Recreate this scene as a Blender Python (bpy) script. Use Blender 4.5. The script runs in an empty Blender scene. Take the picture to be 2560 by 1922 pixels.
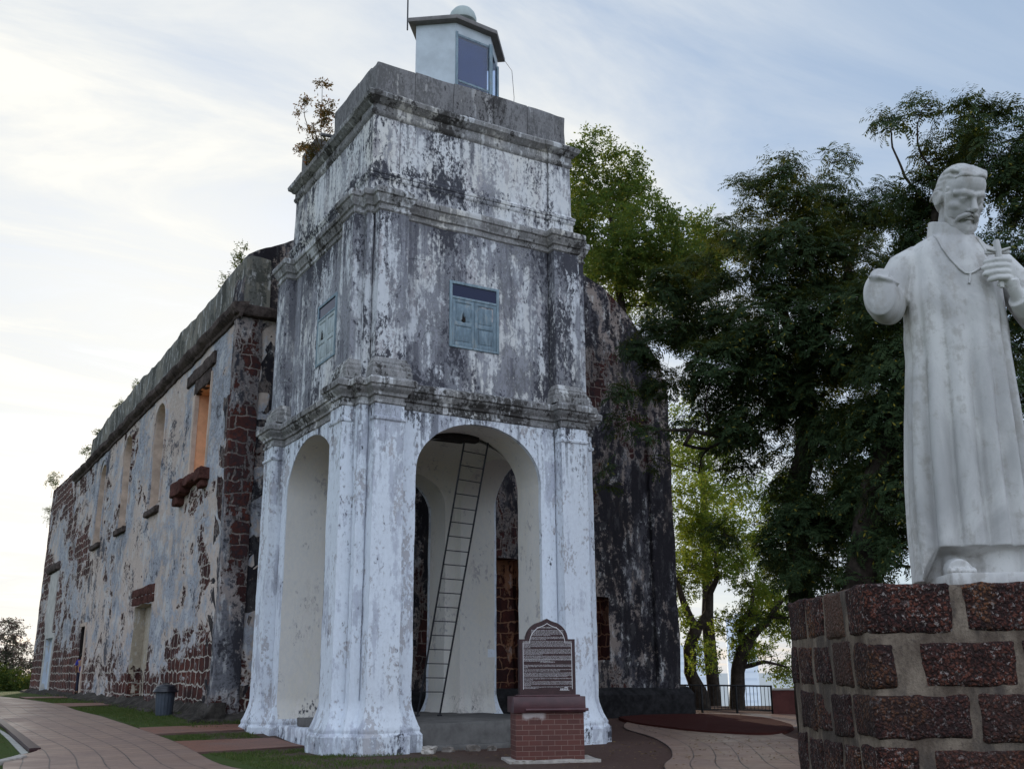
import bpy, bmesh, math, random
import numpy as np
from mathutils import Vector, Matrix, noise as mn
from mathutils.geometry import tessellate_polygon
R = math.radians
random.seed(7)
sc = bpy.context.scene
col = sc.collection

# ------------------------------------------------------------------ camera
cam_d = bpy.data.cameras.new('camera'); cam = bpy.data.objects.new('camera', cam_d); col.objects.link(cam)
cam_d.sensor_width = 36.0; cam_d.lens = 35.874; cam_d.clip_start = .1; cam_d.clip_end = 20000
_y, _p, _r = R(30.663), R(15.713), R(-.391)
_f = Vector((math.sin(_y)*math.cos(_p), math.cos(_y)*math.cos(_p), math.sin(_p)))
_x = Vector((math.cos(_y), -math.sin(_y), 0)); _u = _x.cross(_f)
_x2 = _x*math.cos(_r)+_u*math.sin(_r); _u2 = _u*math.cos(_r)-_x*math.sin(_r)
_m = Matrix((_x2, _u2, -_f)).transposed().to_4x4(); _m.translation = (0, 0, 1.6)
cam.matrix_world = _m
sc.camera = cam

# ------------------------------------------------------------------ world, sun, exposure
SUN_AZ, SUN_EL = 12.0, 15.0          # azimuth from +Y towards +X
sc.view_settings.view_transform = 'Standard'; sc.view_settings.look = 'None'
sc.view_settings.exposure = .74; sc.view_settings.gamma = 1.0
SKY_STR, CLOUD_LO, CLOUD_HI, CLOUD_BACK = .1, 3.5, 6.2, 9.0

sun_dir = Vector((math.sin(R(SUN_AZ))*math.cos(R(SUN_EL)), math.cos(R(SUN_AZ))*math.cos(R(SUN_EL)), math.sin(R(SUN_EL))))
sl = bpy.data.lights.new('sun', 'SUN'); so = bpy.data.objects.new('sun', sl); col.objects.link(so)
sl.energy = 2.2; sl.angle = R(1.5); sl.color = (1, .86, .66)
so.rotation_euler = sun_dir.to_track_quat('Z', 'Y').to_euler(); so.location = (0, 0, 60)

class NT:
    """tiny helper for building node trees"""
    def __init__(s, tree): s.t = tree; s.n = tree.nodes; s.l = tree.links; s.n.clear()
    def add(s, typ, ins=None, **props):
        nd = s.n.new(typ)
        for k, v in props.items(): setattr(nd, k, v)
        for k, v in (ins or {}).items(): s.set(nd.inputs[k], v)
        return nd
    def set(s, sock, v):
        if isinstance(v, bpy.types.NodeSocket): s.l.new(v, sock)
        else:
            if isinstance(v, (tuple, list)) and len(v) == 3 and sock.type == 'RGBA': v = (*v, 1)
            sock.default_value = v
    def noise(s, vec, scale, det=5, rough=.6, dist=0):
        return s.add('ShaderNodeTexNoise', {'Vector': vec, 'Scale': scale, 'Detail': det, 'Roughness': rough, 'Distortion': dist}).outputs['Fac']
    def m(s, op, a, b=0.0, c=None):
        ins = {0: a, 1: b}
        if c is not None: ins[2] = c
        return s.add('ShaderNodeMath', ins, operation=op).outputs[0]
    def step(s, v, a, b, lo=0.0, hi=1.0):
        return s.add('ShaderNodeMapRange', {0: v, 1: a, 2: b, 3: lo, 4: hi}, interpolation_type='SMOOTHSTEP').outputs[0]
    def mix(s, f, a, b, blend='MIX'):
        nd = s.add('ShaderNodeMix', {0: f, 6: a, 7: b}, data_type='RGBA', blend_type=blend); return nd.outputs[2]
    def scale(s, vec, v, off=(0, 0, 0)):
        return s.add('ShaderNodeMapping', {'Vector': vec, 'Scale': v, 'Location': off}).outputs[0]
    def sep(s, vec): return s.add('ShaderNodeSeparateXYZ', {0: vec}).outputs
    def pos(s): return s.add('ShaderNodeNewGeometry').outputs['Position']
    def bump(s, h, strength=.4, dist=.02): return s.add('ShaderNodeBump', {'Height': h, 'Strength': strength, 'Distance': dist}).outputs[0]
    def out(s, surf): s.add('ShaderNodeOutputMaterial', {'Surface': surf})
    def bsdf(s, color, rough=.85, normal=None, **kw):
        ins = {'Base Color': color, 'Roughness': rough, 'Specular IOR Level': kw.pop('spec', .25)}
        if normal is not None: ins['Normal'] = normal
        ins.update(kw)
        return s.add('ShaderNodeBsdfPrincipled', ins).outputs[0]

w = bpy.data.worlds.new('World'); sc.world = w; w.use_nodes = True
t = NT(w.node_tree)
sky = t.add('ShaderNodeTexSky', sky_type='NISHITA'); sky.sun_disc = False
sky.sun_elevation = R(SUN_EL); sky.sun_rotation = R(SUN_AZ); sky.dust_density = 1.2; sky.air_density = 1.0; sky.ozone_density = 2.0; sky.altitude = 50
gen = t.add('ShaderNodeTexCoord').outputs['Generated']
nrm = t.add('ShaderNodeVectorMath', {0: gen}, operation='NORMALIZE').outputs[0]
dsun = t.add('ShaderNodeVectorMath', {0: nrm, 1: tuple(sun_dir)}, operation='DOT_PRODUCT').outputs['Value']
sx, sy_, sz = t.sep(nrm)
# thin high cloud laid on a flat layer: direction divided by its height
hz = t.m('ADD', t.m('MAXIMUM', sz, 0.0), .12)
pl = t.add('ShaderNodeCombineXYZ', {0: t.m('DIVIDE', sx, hz), 1: t.m('DIVIDE', sy_, hz), 2: 0.0}).outputs[0]
pl = t.add('ShaderNodeMapping', {'Vector': pl, 'Rotation': (0, 0, R(28)), 'Scale': (.55, 1.5, 1)}).outputs[0]
c1 = t.noise(pl, 1.7, 8, .62, .7); c2 = t.noise(pl, .35, 3, .5)
cl = t.m('ADD', t.m('MULTIPLY', c1, .62), t.m('MULTIPLY', c2, .45))
glow = t.step(dsun, .70, 1.0)
cmask = t.step(t.m('ADD', cl, t.m('MULTIPLY', glow, .12)), .36, .70, .62, .98)
lit = t.m('ADD', t.m('MULTIPLY', glow, .52), t.m('MULTIPLY', t.m('SUBTRACT', t.m('ADD', t.m('MULTIPLY', c1, .7), t.m('MULTIPLY', c2, .3)), .46), t.m('ADD', 1.0, t.m('MULTIPLY', glow, 2.8))))
lit = t.m('MINIMUM', t.m('MAXIMUM', lit, 0.0), 1.0)
ccol = t.mix(lit, (.78*CLOUD_LO, .98*CLOUD_LO, 1.27*CLOUD_LO), (1.0*CLOUD_HI, .985*CLOUD_HI, .92*CLOUD_HI))
# unseen cloud opposite the sun, extra brightness added to lift the shaded walls
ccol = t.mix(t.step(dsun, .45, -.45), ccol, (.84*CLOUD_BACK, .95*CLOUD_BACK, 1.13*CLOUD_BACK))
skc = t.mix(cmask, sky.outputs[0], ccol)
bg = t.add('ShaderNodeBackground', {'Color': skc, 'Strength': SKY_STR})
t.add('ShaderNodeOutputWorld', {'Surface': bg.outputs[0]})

# ------------------------------------------------------------------ object helpers
def tag(o, label=None, cat=None, group=None, kind=None):
    for k, v in (('label', label), ('category', cat), ('group', group), ('kind', kind)):
        if v: o[k] = v
    return o
def empty(name, loc, label, cat, group=None, rz=0):
    o = bpy.data.objects.new(name, None); col.objects.link(o); o.location = loc; o.rotation_euler = (0, 0, rz)
    o.empty_display_size = .2
    return tag(o, label, cat, group)
def finish(me, smooth=True, sharp=32):
    if smooth:
        me.polygons.foreach_set('use_smooth', [True]*len(me.polygons))
        if sharp: me.set_sharp_from_angle(angle=R(sharp))
    me.update()
def link(name, me, mats, parent=None, smooth=True, sharp=32):
    finish(me, smooth, sharp)
    o = bpy.data.objects.new(name, me); col.objects.link(o)
    for m in (mats if isinstance(mats, (list, tuple)) else [mats]): me.materials.append(m)
    if parent: o.parent = parent
    return o
def jit(v, a=.012, b=.006):
    return v + mn.noise_vector(v*1.3)*a + mn.noise_vector(v*5.1)*b
def grid_cut(bm, step):
    """cut every face along a world grid so that long walls get enough vertices to be uneven"""
    lo = [min(v.co[i] for v in bm.verts) for i in range(3)]; hi = [max(v.co[i] for v in bm.verts) for i in range(3)]
    for i in range(3):
        k = math.floor(lo[i]/step)+1
        while k*step < hi[i]:
            no = Vector((0, 0, 0)); no[i] = 1
            bmesh.ops.bisect_plane(bm, geom=bm.verts[:]+bm.edges[:]+bm.faces[:], plane_co=no*(k*step+.0137), plane_no=no, dist=1e-4)
            k += 1
def bm_obj(name, bm, mats, parent=None, cut=None, a=.012, b=.006, smooth=True, sharp=32):
    bmesh.ops.remove_doubles(bm, verts=bm.verts, dist=1e-4)
    if cut:
        grid_cut(bm, cut)
        for v in bm.verts: v.co = jit(v.co, a, b)
    bmesh.ops.recalc_face_normals(bm, faces=bm.faces)
    me = bpy.data.meshes.new(name); bm.to_mesh(me); bm.free()
    return link(name, me, mats, parent, smooth, sharp)
def add_box(bm, lo, hi, mi=0, bevel=0, M=None):
    vs = [bm.verts.new((x, y, z)) for x in (lo[0], hi[0]) for y in (lo[1], hi[1]) for z in (lo[2], hi[2])]
    fs = [bm.faces.new([vs[i] for i in q]) for q in ((0, 1, 3, 2), (4, 6, 7, 5), (0, 4, 5, 1), (2, 3, 7, 6), (0, 2, 6, 4), (1, 5, 7, 3))]
    for f in fs: f.material_index = mi
    if M is not None:
        for v in vs: v.co = M @ v.co
    if bevel:
        es = list({e for f in fs for e in f.edges}); bmesh.ops.bevel(bm, geom=es, offset=bevel, segments=2, affect='EDGES', profile=.5)
    return vs
def add_tube(bm, pts, rad, seg=8, mi=0, caps=True):
    pts = [Vector(p) for p in pts]; rad = rad if isinstance(rad, (list, tuple)) else [rad]*len(pts)
    rings = []; up = None
    for i, p in enumerate(pts):
        d = (pts[min(i+1, len(pts)-1)]-pts[max(i-1, 0)])
        if d.length < 1e-9: d = Vector((0, 0, 1))
        d.normalize()
        if up is None: up = Vector((0, 0, 1)) if abs(d.z) < .9 else Vector((1, 0, 0))
        s_ = d.cross(up).normalized(); up = s_.cross(d).normalized()
        rings.append([bm.verts.new(p+(s_*math.cos(2*math.pi*k/seg)+up*math.sin(2*math.pi*k/seg))*rad[i]) for k in range(seg)])
    for a, b in zip(rings, rings[1:]):
        for k in range(seg):
            f = bm.faces.new((a[k], a[(k+1) % seg], b[(k+1) % seg], b[k])); f.material_index = mi
    if caps:
        bm.faces.new(rings[0][::-1]).material_index = mi; bm.faces.new(rings[-1]).material_index = mi
def add_rings(bm, rings, close=True, caps=True, mi=0):
    """loft through rings of points"""
    vr = [[bm.verts.new(p) for p in r] for r in rings]; n = len(rings[0])
    for a, b in zip(vr, vr[1:]):
        for k in range(n if close else n-1):
            f = bm.faces.new((a[k], a[(k+1) % n], b[(k+1) % n], b[k])); f.material_index = mi
    if caps:
        bm.faces.new(vr[0][::-1]).material_index = mi; bm.faces.new(vr[-1]).material_index = mi
    return vr
def add_lathe(bm, prof, seg=32, c=(0, 0, 0), mi=0):
    rings = [[(c[0]+r*math.cos(2*math.pi*k/seg), c[1]+r*math.sin(2*math.pi*k/seg), c[2]+z) for k in range(seg)] for r, z in prof]
    add_rings(bm, rings, True, True, mi)
def add_ball(bm, c, r, M=None, seg=20, mi=0):
    r = r if isinstance(r, (list, tuple)) else (r, r, r)
    mt = Matrix.Translation(c) @ (M or Matrix.Identity(4)) @ Matrix.Diagonal((*r, 1))
    if 'M0' in globals() and M0[0] is not None: mt = M0[0] @ mt
    bmesh.ops.create_uvsphere(bm, u_segments=seg, v_segments=max(8, seg//2+2), radius=1, matrix=mt)
def offset_poly(poly, d):
    """mitred outward offset of a counter-clockwise plan polygon"""
    n = len(poly); out = []
    for i in range(n):
        p0, p1, p2 = Vector(poly[i-1]), Vector(poly[i]), Vector(poly[(i+1) % n])
        e1 = (p1-p0).normalized(); e2 = (p2-p1).normalized()
        n1 = Vector((e1.y, -e1.x)); n2 = Vector((e2.y, -e2.x))
        out.append(p1+(n1+n2)*(d/max(.25, 1+n1.dot(n2))))
    return out
def sweep(bm, poly, prof, mi=0, caps=True):
    """walls from a plan polygon and a profile [(outward, z)]"""
    rings = [[(p.x, p.y, z) for p in offset_poly(poly, o)] for o, z in prof]
    vr = [[bm.verts.new(p) for p in r] for r in rings]; n = len(poly)
    for a, b in zip(vr, vr[1:]):
        for k in range(n):
            f = bm.faces.new((a[k], a[(k+1) % n], b[(k+1) % n], b[k])); f.material_index = mi
    if caps:
        for ring, top in ((vr[0], False), (vr[-1], True)):
            tris = tessellate_polygon([[v.co for v in ring]])
            for tr in tris:
                try: bm.faces.new([ring[i] for i in tr]).material_index = mi
                except ValueError: pass
def plate(bm, outer, holes, to3, depth_vec, mi=0, hole_depth=None, hole_mi=None, back=True):
    """flat wall of polygon outline with openings; to3 maps (u, v) to space; each opening gets reveals and, if given a depth, a back"""
    loops = [outer]+[h for h in holes]
    flat = [p for l in loops for p in l]
    V = [bm.verts.new(to3(*p)) for p in flat]
    for tr in tessellate_polygon([[Vector((p[0], p[1], 0)) for p in l] for l in loops]):
        f = bm.faces.new([V[i] for i in tr]); f.material_index = mi
    i0 = 0
    for li, l in enumerate(loops):
        n = len(l); dv = depth_vec
        hd = None
        if li > 0 and hole_depth: hd = hole_depth[li-1]
        d = Vector(depth_vec) if hd is None else Vector(depth_vec).normalized()*hd
        m_ = mi if li == 0 or not hole_mi else hole_mi[li-1]
        B = [bm.verts.new(V[i0+k].co+d) for k in range(n)]
        for k in range(n):
            f = bm.faces.new((V[i0+k], V[i0+(k+1) % n], B[(k+1) % n], B[k])); f.material_index = m_
        if (li == 0 and back) or hd is not None:
            for tr in tessellate_polygon([[Vector((p[0], p[1], 0)) for p in l]]):
                f = bm.faces.new([B[i] for i in tr]); f.material_index = m_
        i0 += n
def arch_pts(cx, hw, z0, zs, rise, n=18):
    """opening: up the left jamb, elliptical head, down the right jamb"""
    p = [(cx-hw, z0)] + [(cx-hw*math.cos(math.pi*k/n), zs+rise*math.sin(math.pi*k/n)) for k in range(n+1)] + [(cx+hw, z0)]
    return p
def new_mat(name):
    m = bpy.data.materials.new(name); m.use_nodes = True; return m, NT(m.node_tree)

# ------------------------------------------------------------------ materials
def whitewash(name, white=(.74, .76, .79), grey=(.30, .30, .325), dark=(.045, .045, .055), gcov=.5, dcov=.4, warm=.25, seed=0.0, fcov=.42, flake=(.40, .375, .385), bands=(), runs=(), cracks=.0):
    """old limewash: grey weathering, black mould in streaks and specks, flaked places showing dull render"""
    m, t = new_mat(name); p = t.scale(t.pos(), (1, 1, 1), (seed, seed*.7, 0))
    z = t.sep(t.pos())[2]
    n1 = t.noise(t.scale(p, (1, 1, .5)), 1.0, 6, .62, .4)
    n2 = t.noise(t.scale(p, (1, 1, .42)), 3.6, 8, .72, .3)
    n3 = t.noise(t.scale(p, (1, 1, .6)), 14.0, 6, .72)
    st = t.noise(t.scale(p, (1, 1, .06)), 4.2, 5, .65)
    nb = t.noise(t.scale(p, (1, 1, .3), (7, 3, 1)), .9, 4, .6)
    band = 0.0
    for zc, zw, am in bands: band = t.m('ADD', t.m('MULTIPLY', t.step(t.m('ABSOLUTE', t.m('SUBTRACT', z, zc)), zw, 0.0), am), band)
    def wsum(*pr):
        v = 0.0
        for q, k in pr: v = t.m('ADD', t.m('MULTIPLY', t.m('SUBTRACT', q, .5), k), v)
        return v
    gm = t.step(t.m('ADD', t.m('ADD', wsum((n1, .42), (st, .40), (n2, .36), (n3, .22)), gcov), t.m('MULTIPLY', band, .6)), .47, .545)
    gm2 = t.step(t.m('ADD', wsum((n2, .5), (n3, .45), (st, .3)), .5), .45, .56)
    dm = t.step(t.m('ADD', t.m('ADD', wsum((nb, .45), (n2, .42), (n3, .42)), dcov), band), .485, .545)
    fl = t.step(t.m('ADD', wsum((n3, .5), (t.noise(t.scale(p, (1, 1, .45), (2, 9, 4)), 2.1, 6, .65), .7)), fcov), .49, .51)
    tint = t.mix(t.m('MULTIPLY', t.step(t.noise(t.scale(p, (1, 1, .4), (5, 1, 3)), .6, 4), .45, .65), warm), white, (.66, .60, .49))
    c = t.mix(t.m('MULTIPLY', t.step(n3, .38, .64), .28), tint, (.50, .52, .56))
    gcol = t.mix(gm2, tuple(g_*.72 for g_ in grey), tuple(min(1, g_*1.7) for g_ in grey))
    c = t.mix(t.m('MULTIPLY', fl, .75), c, flake)
    c = t.mix(t.m('MULTIPLY', gm, .86), c, gcol)
    if runs:                                                     # long rain runs hanging from the ledges
        rn = t.noise(t.scale(p, (1, 1, .025), (4, 4, 0)), 6.5, 5, .7); rl = t.noise(t.scale(p, (1, 1, .02), (1, 7, 0)), 2.2, 3, .5); rm = 0.0
        for zl, ln in runs:
            q = t.m('MULTIPLY', t.step(z, zl+.02, zl), t.step(t.m('ADD', z, t.m('MULTIPLY', t.m('SUBTRACT', rl, .5), ln*1.6)), zl-ln, zl-ln*.15)); rm = t.m('ADD', q, rm)
        rm = t.m('MULTIPLY', rm, t.step(t.m('ADD', t.m('ADD', rn, t.m('MULTIPLY', t.m('SUBTRACT', n3, .5), .5)), t.m('MULTIPLY', t.m('SUBTRACT', rl, .5), .5)), .53, .62))
        c = t.mix(t.m('MULTIPLY', rm, .62), c, tuple(d_*1.7 for d_ in dark))
    c = t.mix(t.m('MULTIPLY', dm, .93), c, dark)
    if cracks:
        wv = t.add('ShaderNodeVectorMath', {0: p, 1: t.add('ShaderNodeVectorMath', {0: t.add('ShaderNodeTexNoise', {'Vector': p, 'Scale': 1.6, 'Detail': 5.0}).outputs['Color'], 3: .9}, operation='SCALE').outputs[0]}, operation='ADD').outputs[0]
        vd = t.add('ShaderNodeTexVoronoi', {'Vector': t.scale(wv, (1, 1, .6)), 'Scale': .55}, feature='DISTANCE_TO_EDGE').outputs['Distance']
        ck = t.m('MULTIPLY', t.step(vd, .010, .004), t.step(t.noise(p, .7, 3), .48, .56)); c = t.mix(t.m('MULTIPLY', ck, cracks), c, dark)
    h = t.m('ADD', t.m('MULTIPLY', n3, .5), t.m('ADD', t.m('MULTIPLY', fl, -.5), t.m('MULTIPLY', n2, .8)))
    t.out(t.bsdf(c, .92, t.bump(h, .55, .03), spec=.1)); return m
def laterite_wall(name, bias=0.0, low=None, far=None, cols=((.56, .47, .41), (.36, .365, .385), (.06, .057, .065)), greys=.5, darks=.42, joint=(.43, .38, .33), seed=0.0, ax=(1, 1, .5)):
    """laterite courses under broken plaster; 'low' and 'far' are (axis value a, b, amount) where the plaster has fallen off"""
    m, t = new_mat(name); p = t.pos(); X = t.sep(p)
    wob = t.add('ShaderNodeTexNoise', {'Vector': p, 'Scale': 2.2, 'Detail': 4.0}).outputs['Color']
    u = t.add('ShaderNodeCombineXYZ', {0: t.m('ADD', X[0], X[1]), 1: X[2], 2: 0.0}).outputs[0]
    u = t.add('ShaderNodeVectorMath', {0: u, 1: t.add('ShaderNodeVectorMath', {0: wob, 3: .34}, operation='SCALE').outputs[0]}, operation='ADD').outputs[0]
    br = t.add('ShaderNodeTexBrick', {'Vector': u, 'Color1': (.115, .035, .026, 1), 'Color2': (.06, .026, .024, 1), 'Mortar': (*joint, 1), 'Scale': 1.0, 'Mortar Size': .04, 'Mortar Smooth': .9, 'Bias': 0.0, 'Brick Width': .55, 'Row Height': .37})
    ps = t.scale(p, ax, (seed, seed, 0))
    n1 = t.noise(ps, .42, 5, .6, .6); n2 = t.noise(ps, 1.9, 7, .68, .4); n3 = t.noise(t.scale(p, (1, .3+.7*ax[1], 1)), 9.0, 6, .7)
    st = t.noise(t.scale(p, (1, ax[1], .17), (seed, 0, 0)), 2.2, 6, .66)
    def wsum(*pr):
        v = 0.0
        for q, k in pr: v = t.m('ADD', t.m('MULTIPLY', t.m('SUBTRACT', q, .5), k), v)
        return v
    cov = t.m('ADD', wsum((n1, .6), (n2, .5), (n3, .16)), .5+bias)
    if low: cov = t.m('SUBTRACT', cov, t.m('MULTIPLY', t.step(X[2], low[1], low[0]), low[2]))
    if far: cov = t.m('SUBTRACT', cov, t.m('MULTIPLY', t.step(X[1], far[0], far[1]), far[2]))
    pm = t.step(cov, .487, .512)
    thin = t.step(cov, .512, .56)
    # limewash and mould on what plaster is left
    nL = t.noise(t.scale(ps, (1, 1, .8), (3, 8, 2)), .4, 5, .6); nD = t.noise(t.scale(ps, (1, 1, .6), (9, 2, 5)), .9, 6, .65)
    gm = t.step(t.m('ADD', wsum((st, .36), (n2, .5), (nL, .6), (n3, .3)), greys), .46, .54)
    dm = t.step(t.m('ADD', wsum((n2, .4), (n3, .38), (nD, .6)), darks), .48, .54)
    gv = t.step(t.m('ADD', wsum((n3, .6), (n2, .4)), .5), .42, .58)
    pc = t.mix(gm, t.mix(gv, tuple(v*.78 for v in cols[0]), cols[0]), t.mix(gv, tuple(v*.62 for v in cols[1]), tuple(v*1.25 for v in cols[1])))
    pc = t.mix(t.step(t.noise(t.scale(p, (1, ax[1], .35), (1, 6, 2)), 4.5, 5, .65), .53, .62, 0, .55), pc, (.55, .54, .53))
    pc = t.mix(t.m('MULTIPLY', dm, .9), pc, cols[2])
    stone = t.mix(t.step(n2, .36, .64), (.048, .022, .021), (.125, .040, .029))
    jm = t.step(t.m('ADD', br.outputs['Fac'], t.m('MULTIPLY', t.m('SUBTRACT', t.m('ADD', n2, n3), 1.0), 1.5)), .38, .52)
    bc = t.mix(t.step(n3, .4, .7, 0, .6), stone, (.030, .020, .021))
    bc = t.mix(jm, bc, t.mix(gv_ if False else n2, tuple(v*.7 for v in joint), tuple(min(1, v*1.25) for v in joint)))
    bc = t.mix(t.m('MULTIPLY', dm, .55), bc, cols[2])
    edge = t.m('MULTIPLY', pm, t.m('SUBTRACT', 1.0, thin))
    c = t.mix(pm, bc, t.mix(t.m('MULTIPLY', edge, .5), pc, cols[0]))
    h = t.m('ADD', t.m('MULTIPLY', pm, 1.0), t.m('ADD', t.m('MULTIPLY', t.m('MULTIPLY', br.outputs['Fac'], t.m('SUBTRACT', 1.0, pm)), -.5), t.m('ADD', t.m('MULTIPLY', n3, .45), t.m('MULTIPLY', n2, .5))))
    t.out(t.bsdf(c, .95, t.bump(h, .8, .05), spec=.08)); return m
def plain(name, color, rough=.8, var=.25, scale=6.0, bump=.2, spec=.25, **kw):
    m, t = new_mat(name); p = t.pos(); n = t.noise(p, scale, 6, .65); n2 = t.noise(p, scale*.2, 4)
    k = t.m('ADD', t.m('MULTIPLY', n, .6), t.m('MULTIPLY', n2, .4))
    c = t.mix(t.step(k, .35, .68), tuple(v*(1-var) for v in color), tuple(min(1, v*(1+var)) for v in color))
    t.out(t.bsdf(c, rough, t.bump(n, bump, .01) if bump else None, spec=spec, **kw)); return m

M = {}
M['wash_low'] = whitewash('limewash_lower', white=(.70, .74, .80), grey=(.275, .285, .325), gcov=.455, dcov=.395, warm=.08, fcov=.435, bands=((7.3, .5, .06), (.2, .5, .05)), runs=((7.42, 1.8),))
M['wash_mid'] = whitewash('limewash_middle', white=(.62, .63, .65), grey=(.150, .150, .168), gcov=.525, dcov=.46, warm=.35, seed=3.1, dark=(.055, .054, .065), fcov=.45, bands=((12.2, .9, .06), (8.1, .8, .04)), runs=((12.2, 2.4), (9.1, .9)), cracks=.45)
M['wash_top'] = whitewash('limewash_top', white=(.68, .68, .68), grey=(.185, .185, .20), gcov=.475, dcov=.455, warm=.4, seed=8.4, fcov=.45, bands=((13.3, .6, .055), (14.9, .5, .03)), runs=((14.88, 1.1), (13.2, .5)), cracks=.4)
M['wash_cornice'] = whitewash('limewash_cornice', white=(.56, .56, .56), grey=(.17, .163, .16), gcov=.555, dcov=.475, warm=.5, seed=5.2, dark=(.045, .041, .038))
M['parapet'] = whitewash('parapet_render', white=(.30, .29, .29), grey=(.125, .12, .12), gcov=.58, dcov=.43, warm=.2, seed=1.7, dark=(.05, .046, .046))
M['wash_in'] = whitewash('limewash_inside', white=(.67, .64, .59), grey=(.40, .375, .35), gcov=.43, dcov=.33, warm=.5, seed=2.2, fcov=.40, bands=((.5, 1.3, .10),))
M['side'] = laterite_wall('side_wall_plaster', bias=.085, low=(.9, 3.6, .14), far=(50, 56, .085), greys=.49, darks=.435, cols=((.55, .455, .395), (.30, .31, .34), (.07, .066, .075)), ax=(1, .40, .62))
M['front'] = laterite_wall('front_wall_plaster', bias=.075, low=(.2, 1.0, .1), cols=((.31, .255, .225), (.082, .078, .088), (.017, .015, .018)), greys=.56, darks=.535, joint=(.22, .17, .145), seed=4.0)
M['quoin'] = laterite_wall('corner_stones', bias=.035, cols=((.33, .28, .26), (.15, .15, .165), (.030, .028, .034)), greys=.52, darks=.50, joint=(.22, .18, .16), seed=6.0)
M['church_parapet'] = laterite_wall('parapet_plaster', bias=.3, cols=((.23, .212, .175), (.145, .142, .128), (.062, .062, .053)), greys=.52, darks=.46, seed=2.0)
M['church_cornice'] = plain('cornice_stone', (.075, .058, .052), .95, .6, 7, .6, spec=.05)
M['footing'] = plain('mossy_footing', (.055, .048, .042), .97, .55, 5, .9, spec=.05)
M['salmon'] = plain('salmon_plaster', (.72, .40, .235), .92, .16, 3, .2, spec=.05)
M['beige'] = plain('beige_plaster', (.50, .40, .33), .94, .25, 2.5, .3, spec=.05)
M['blocked'] = laterite_wall('blocked_opening', bias=.14, low=(1.0, 2.4, .16), cols=((.42, .36, .28), (.36, .33, .29), (.12, .10, .09)), greys=.42, darks=.34, seed=9.0)
M['sill'] = plain('laterite_sill', (.085, .038, .032), .97, .5, 9, .9, spec=.05)
def worn_paint(name, col, under, amt):
    m, t = new_mat(name); p = t.pos(); n = t.noise(t.scale(p, (1, 1, .35)), 9, 6, .7); n2 = t.noise(p, 45, 5, .75); n3 = t.noise(t.scale(p, (1, 1, .08)), 14, 4, .6)
    c = t.mix(t.step(n, .38, .66), tuple(v*.74 for v in col), tuple(v*1.12 for v in col)); c = t.mix(t.step(t.m('ADD', t.m('MULTIPLY', n, .6), t.m('MULTIPLY', n2, .4)), .56-amt, .60-amt, 0, .7), c, under); c = t.mix(t.step(n3, .54, .64, 0, .4), c, (.09, .10, .11))
    t.out(t.bsdf(c, .75, t.bump(n2, .4, .006), spec=.15)); return m
M['shutter'] = worn_paint('blue_grey_paint', (.205, .275, .325), (.30, .31, .30), .02)
M['frame'] = worn_paint('faded_frame_paint', (.25, .33, .38), (.20, .19, .18), .01)
M['shutter_pale'] = worn_paint('sun_faded_paint', (.46, .52, .53), (.24, .24, .23), 0.0)
M['metal_white'] = plain('painted_sheet', (.50, .55, .585), .6, .13, 2.0, .05, spec=.3)
M['slab'] = plain('roof_slab', (.22, .205, .20), .85, .2, 5, .2)
M['black_iron'] = plain('black_iron', (.018, .018, .022), .55, .3, 20, .1, spec=.4)
M['timber_and_shade'] = plain('dark_timber_and_shade', (.022, .018, .016), .85, .3, 10, .4, spec=.15)  # wood of the beam; also stands in for shade inside openings
M['concrete'] = plain('platform_concrete', (.125, .118, .112), .93, .3, 3, .5, spec=.1)
M['path_conc'] = plain('pale_kerb', (.42, .41, .37), .9, .15, 5, .3)
M['granite'] = plain('polished_granite', (.046, .021, .022), .38, .3, 40, 0, spec=.3)
M['cap_tile'] = plain('maroon_tile', (.075, .026, .03), .35, .3, 4, .1, spec=.5)
M['letter'] = plain('painted_lettering', (.62, .60, .60), .6, .05, 10, 0)
M['bin_grey'] = plain('grey_plastic', (.055, .066, .088), .5, .15, 4, .05, spec=.4)
M['bin_lid'] = plain('black_plastic', (.010, .010, .016), .3, .2, 5, .05, spec=.5)
M['stone'] = plain('loose_stone', (.42, .38, .34), .95, .3, 7, .7, spec=.1)
M['bark'] = plain('bark', (.040, .032, .026), .95, .45, 7, .9, spec=.08)
M['stem'] = plain('twig', (.09, .065, .04), .9, .3, 9, .3)
M['rail_iron'] = plain('railing_paint', (.012, .012, .013), .6, .2, 9, .05)
M['low_wall'] = plain('maroon_wall', (.085, .03, .026), .9, .3, 3, .3)
M['blue_door'] = plain('blue_white_door', (.50, .55, .62), .8, .12, 3, .15)
m, t = new_mat('window_glass'); t.out(t.bsdf((.012, .018, .055), .12, spec=.22)); M['glass'] = m
m, t = new_mat('lantern_glass')
gl = t.add('ShaderNodeBsdfGlass', {'Color': (.80, .86, .95, 1), 'Roughness': .0, 'IOR': 1.02}).outputs[0]
gs = t.add('ShaderNodeBsdfGlossy', {'Color': (.9, .93, 1, 1), 'Roughness': .03}).outputs[0]
t.out(t.add('ShaderNodeMixShader', {0: .05, 1: gl, 2: gs}).outputs[0]); M['clear'] = m

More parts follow.
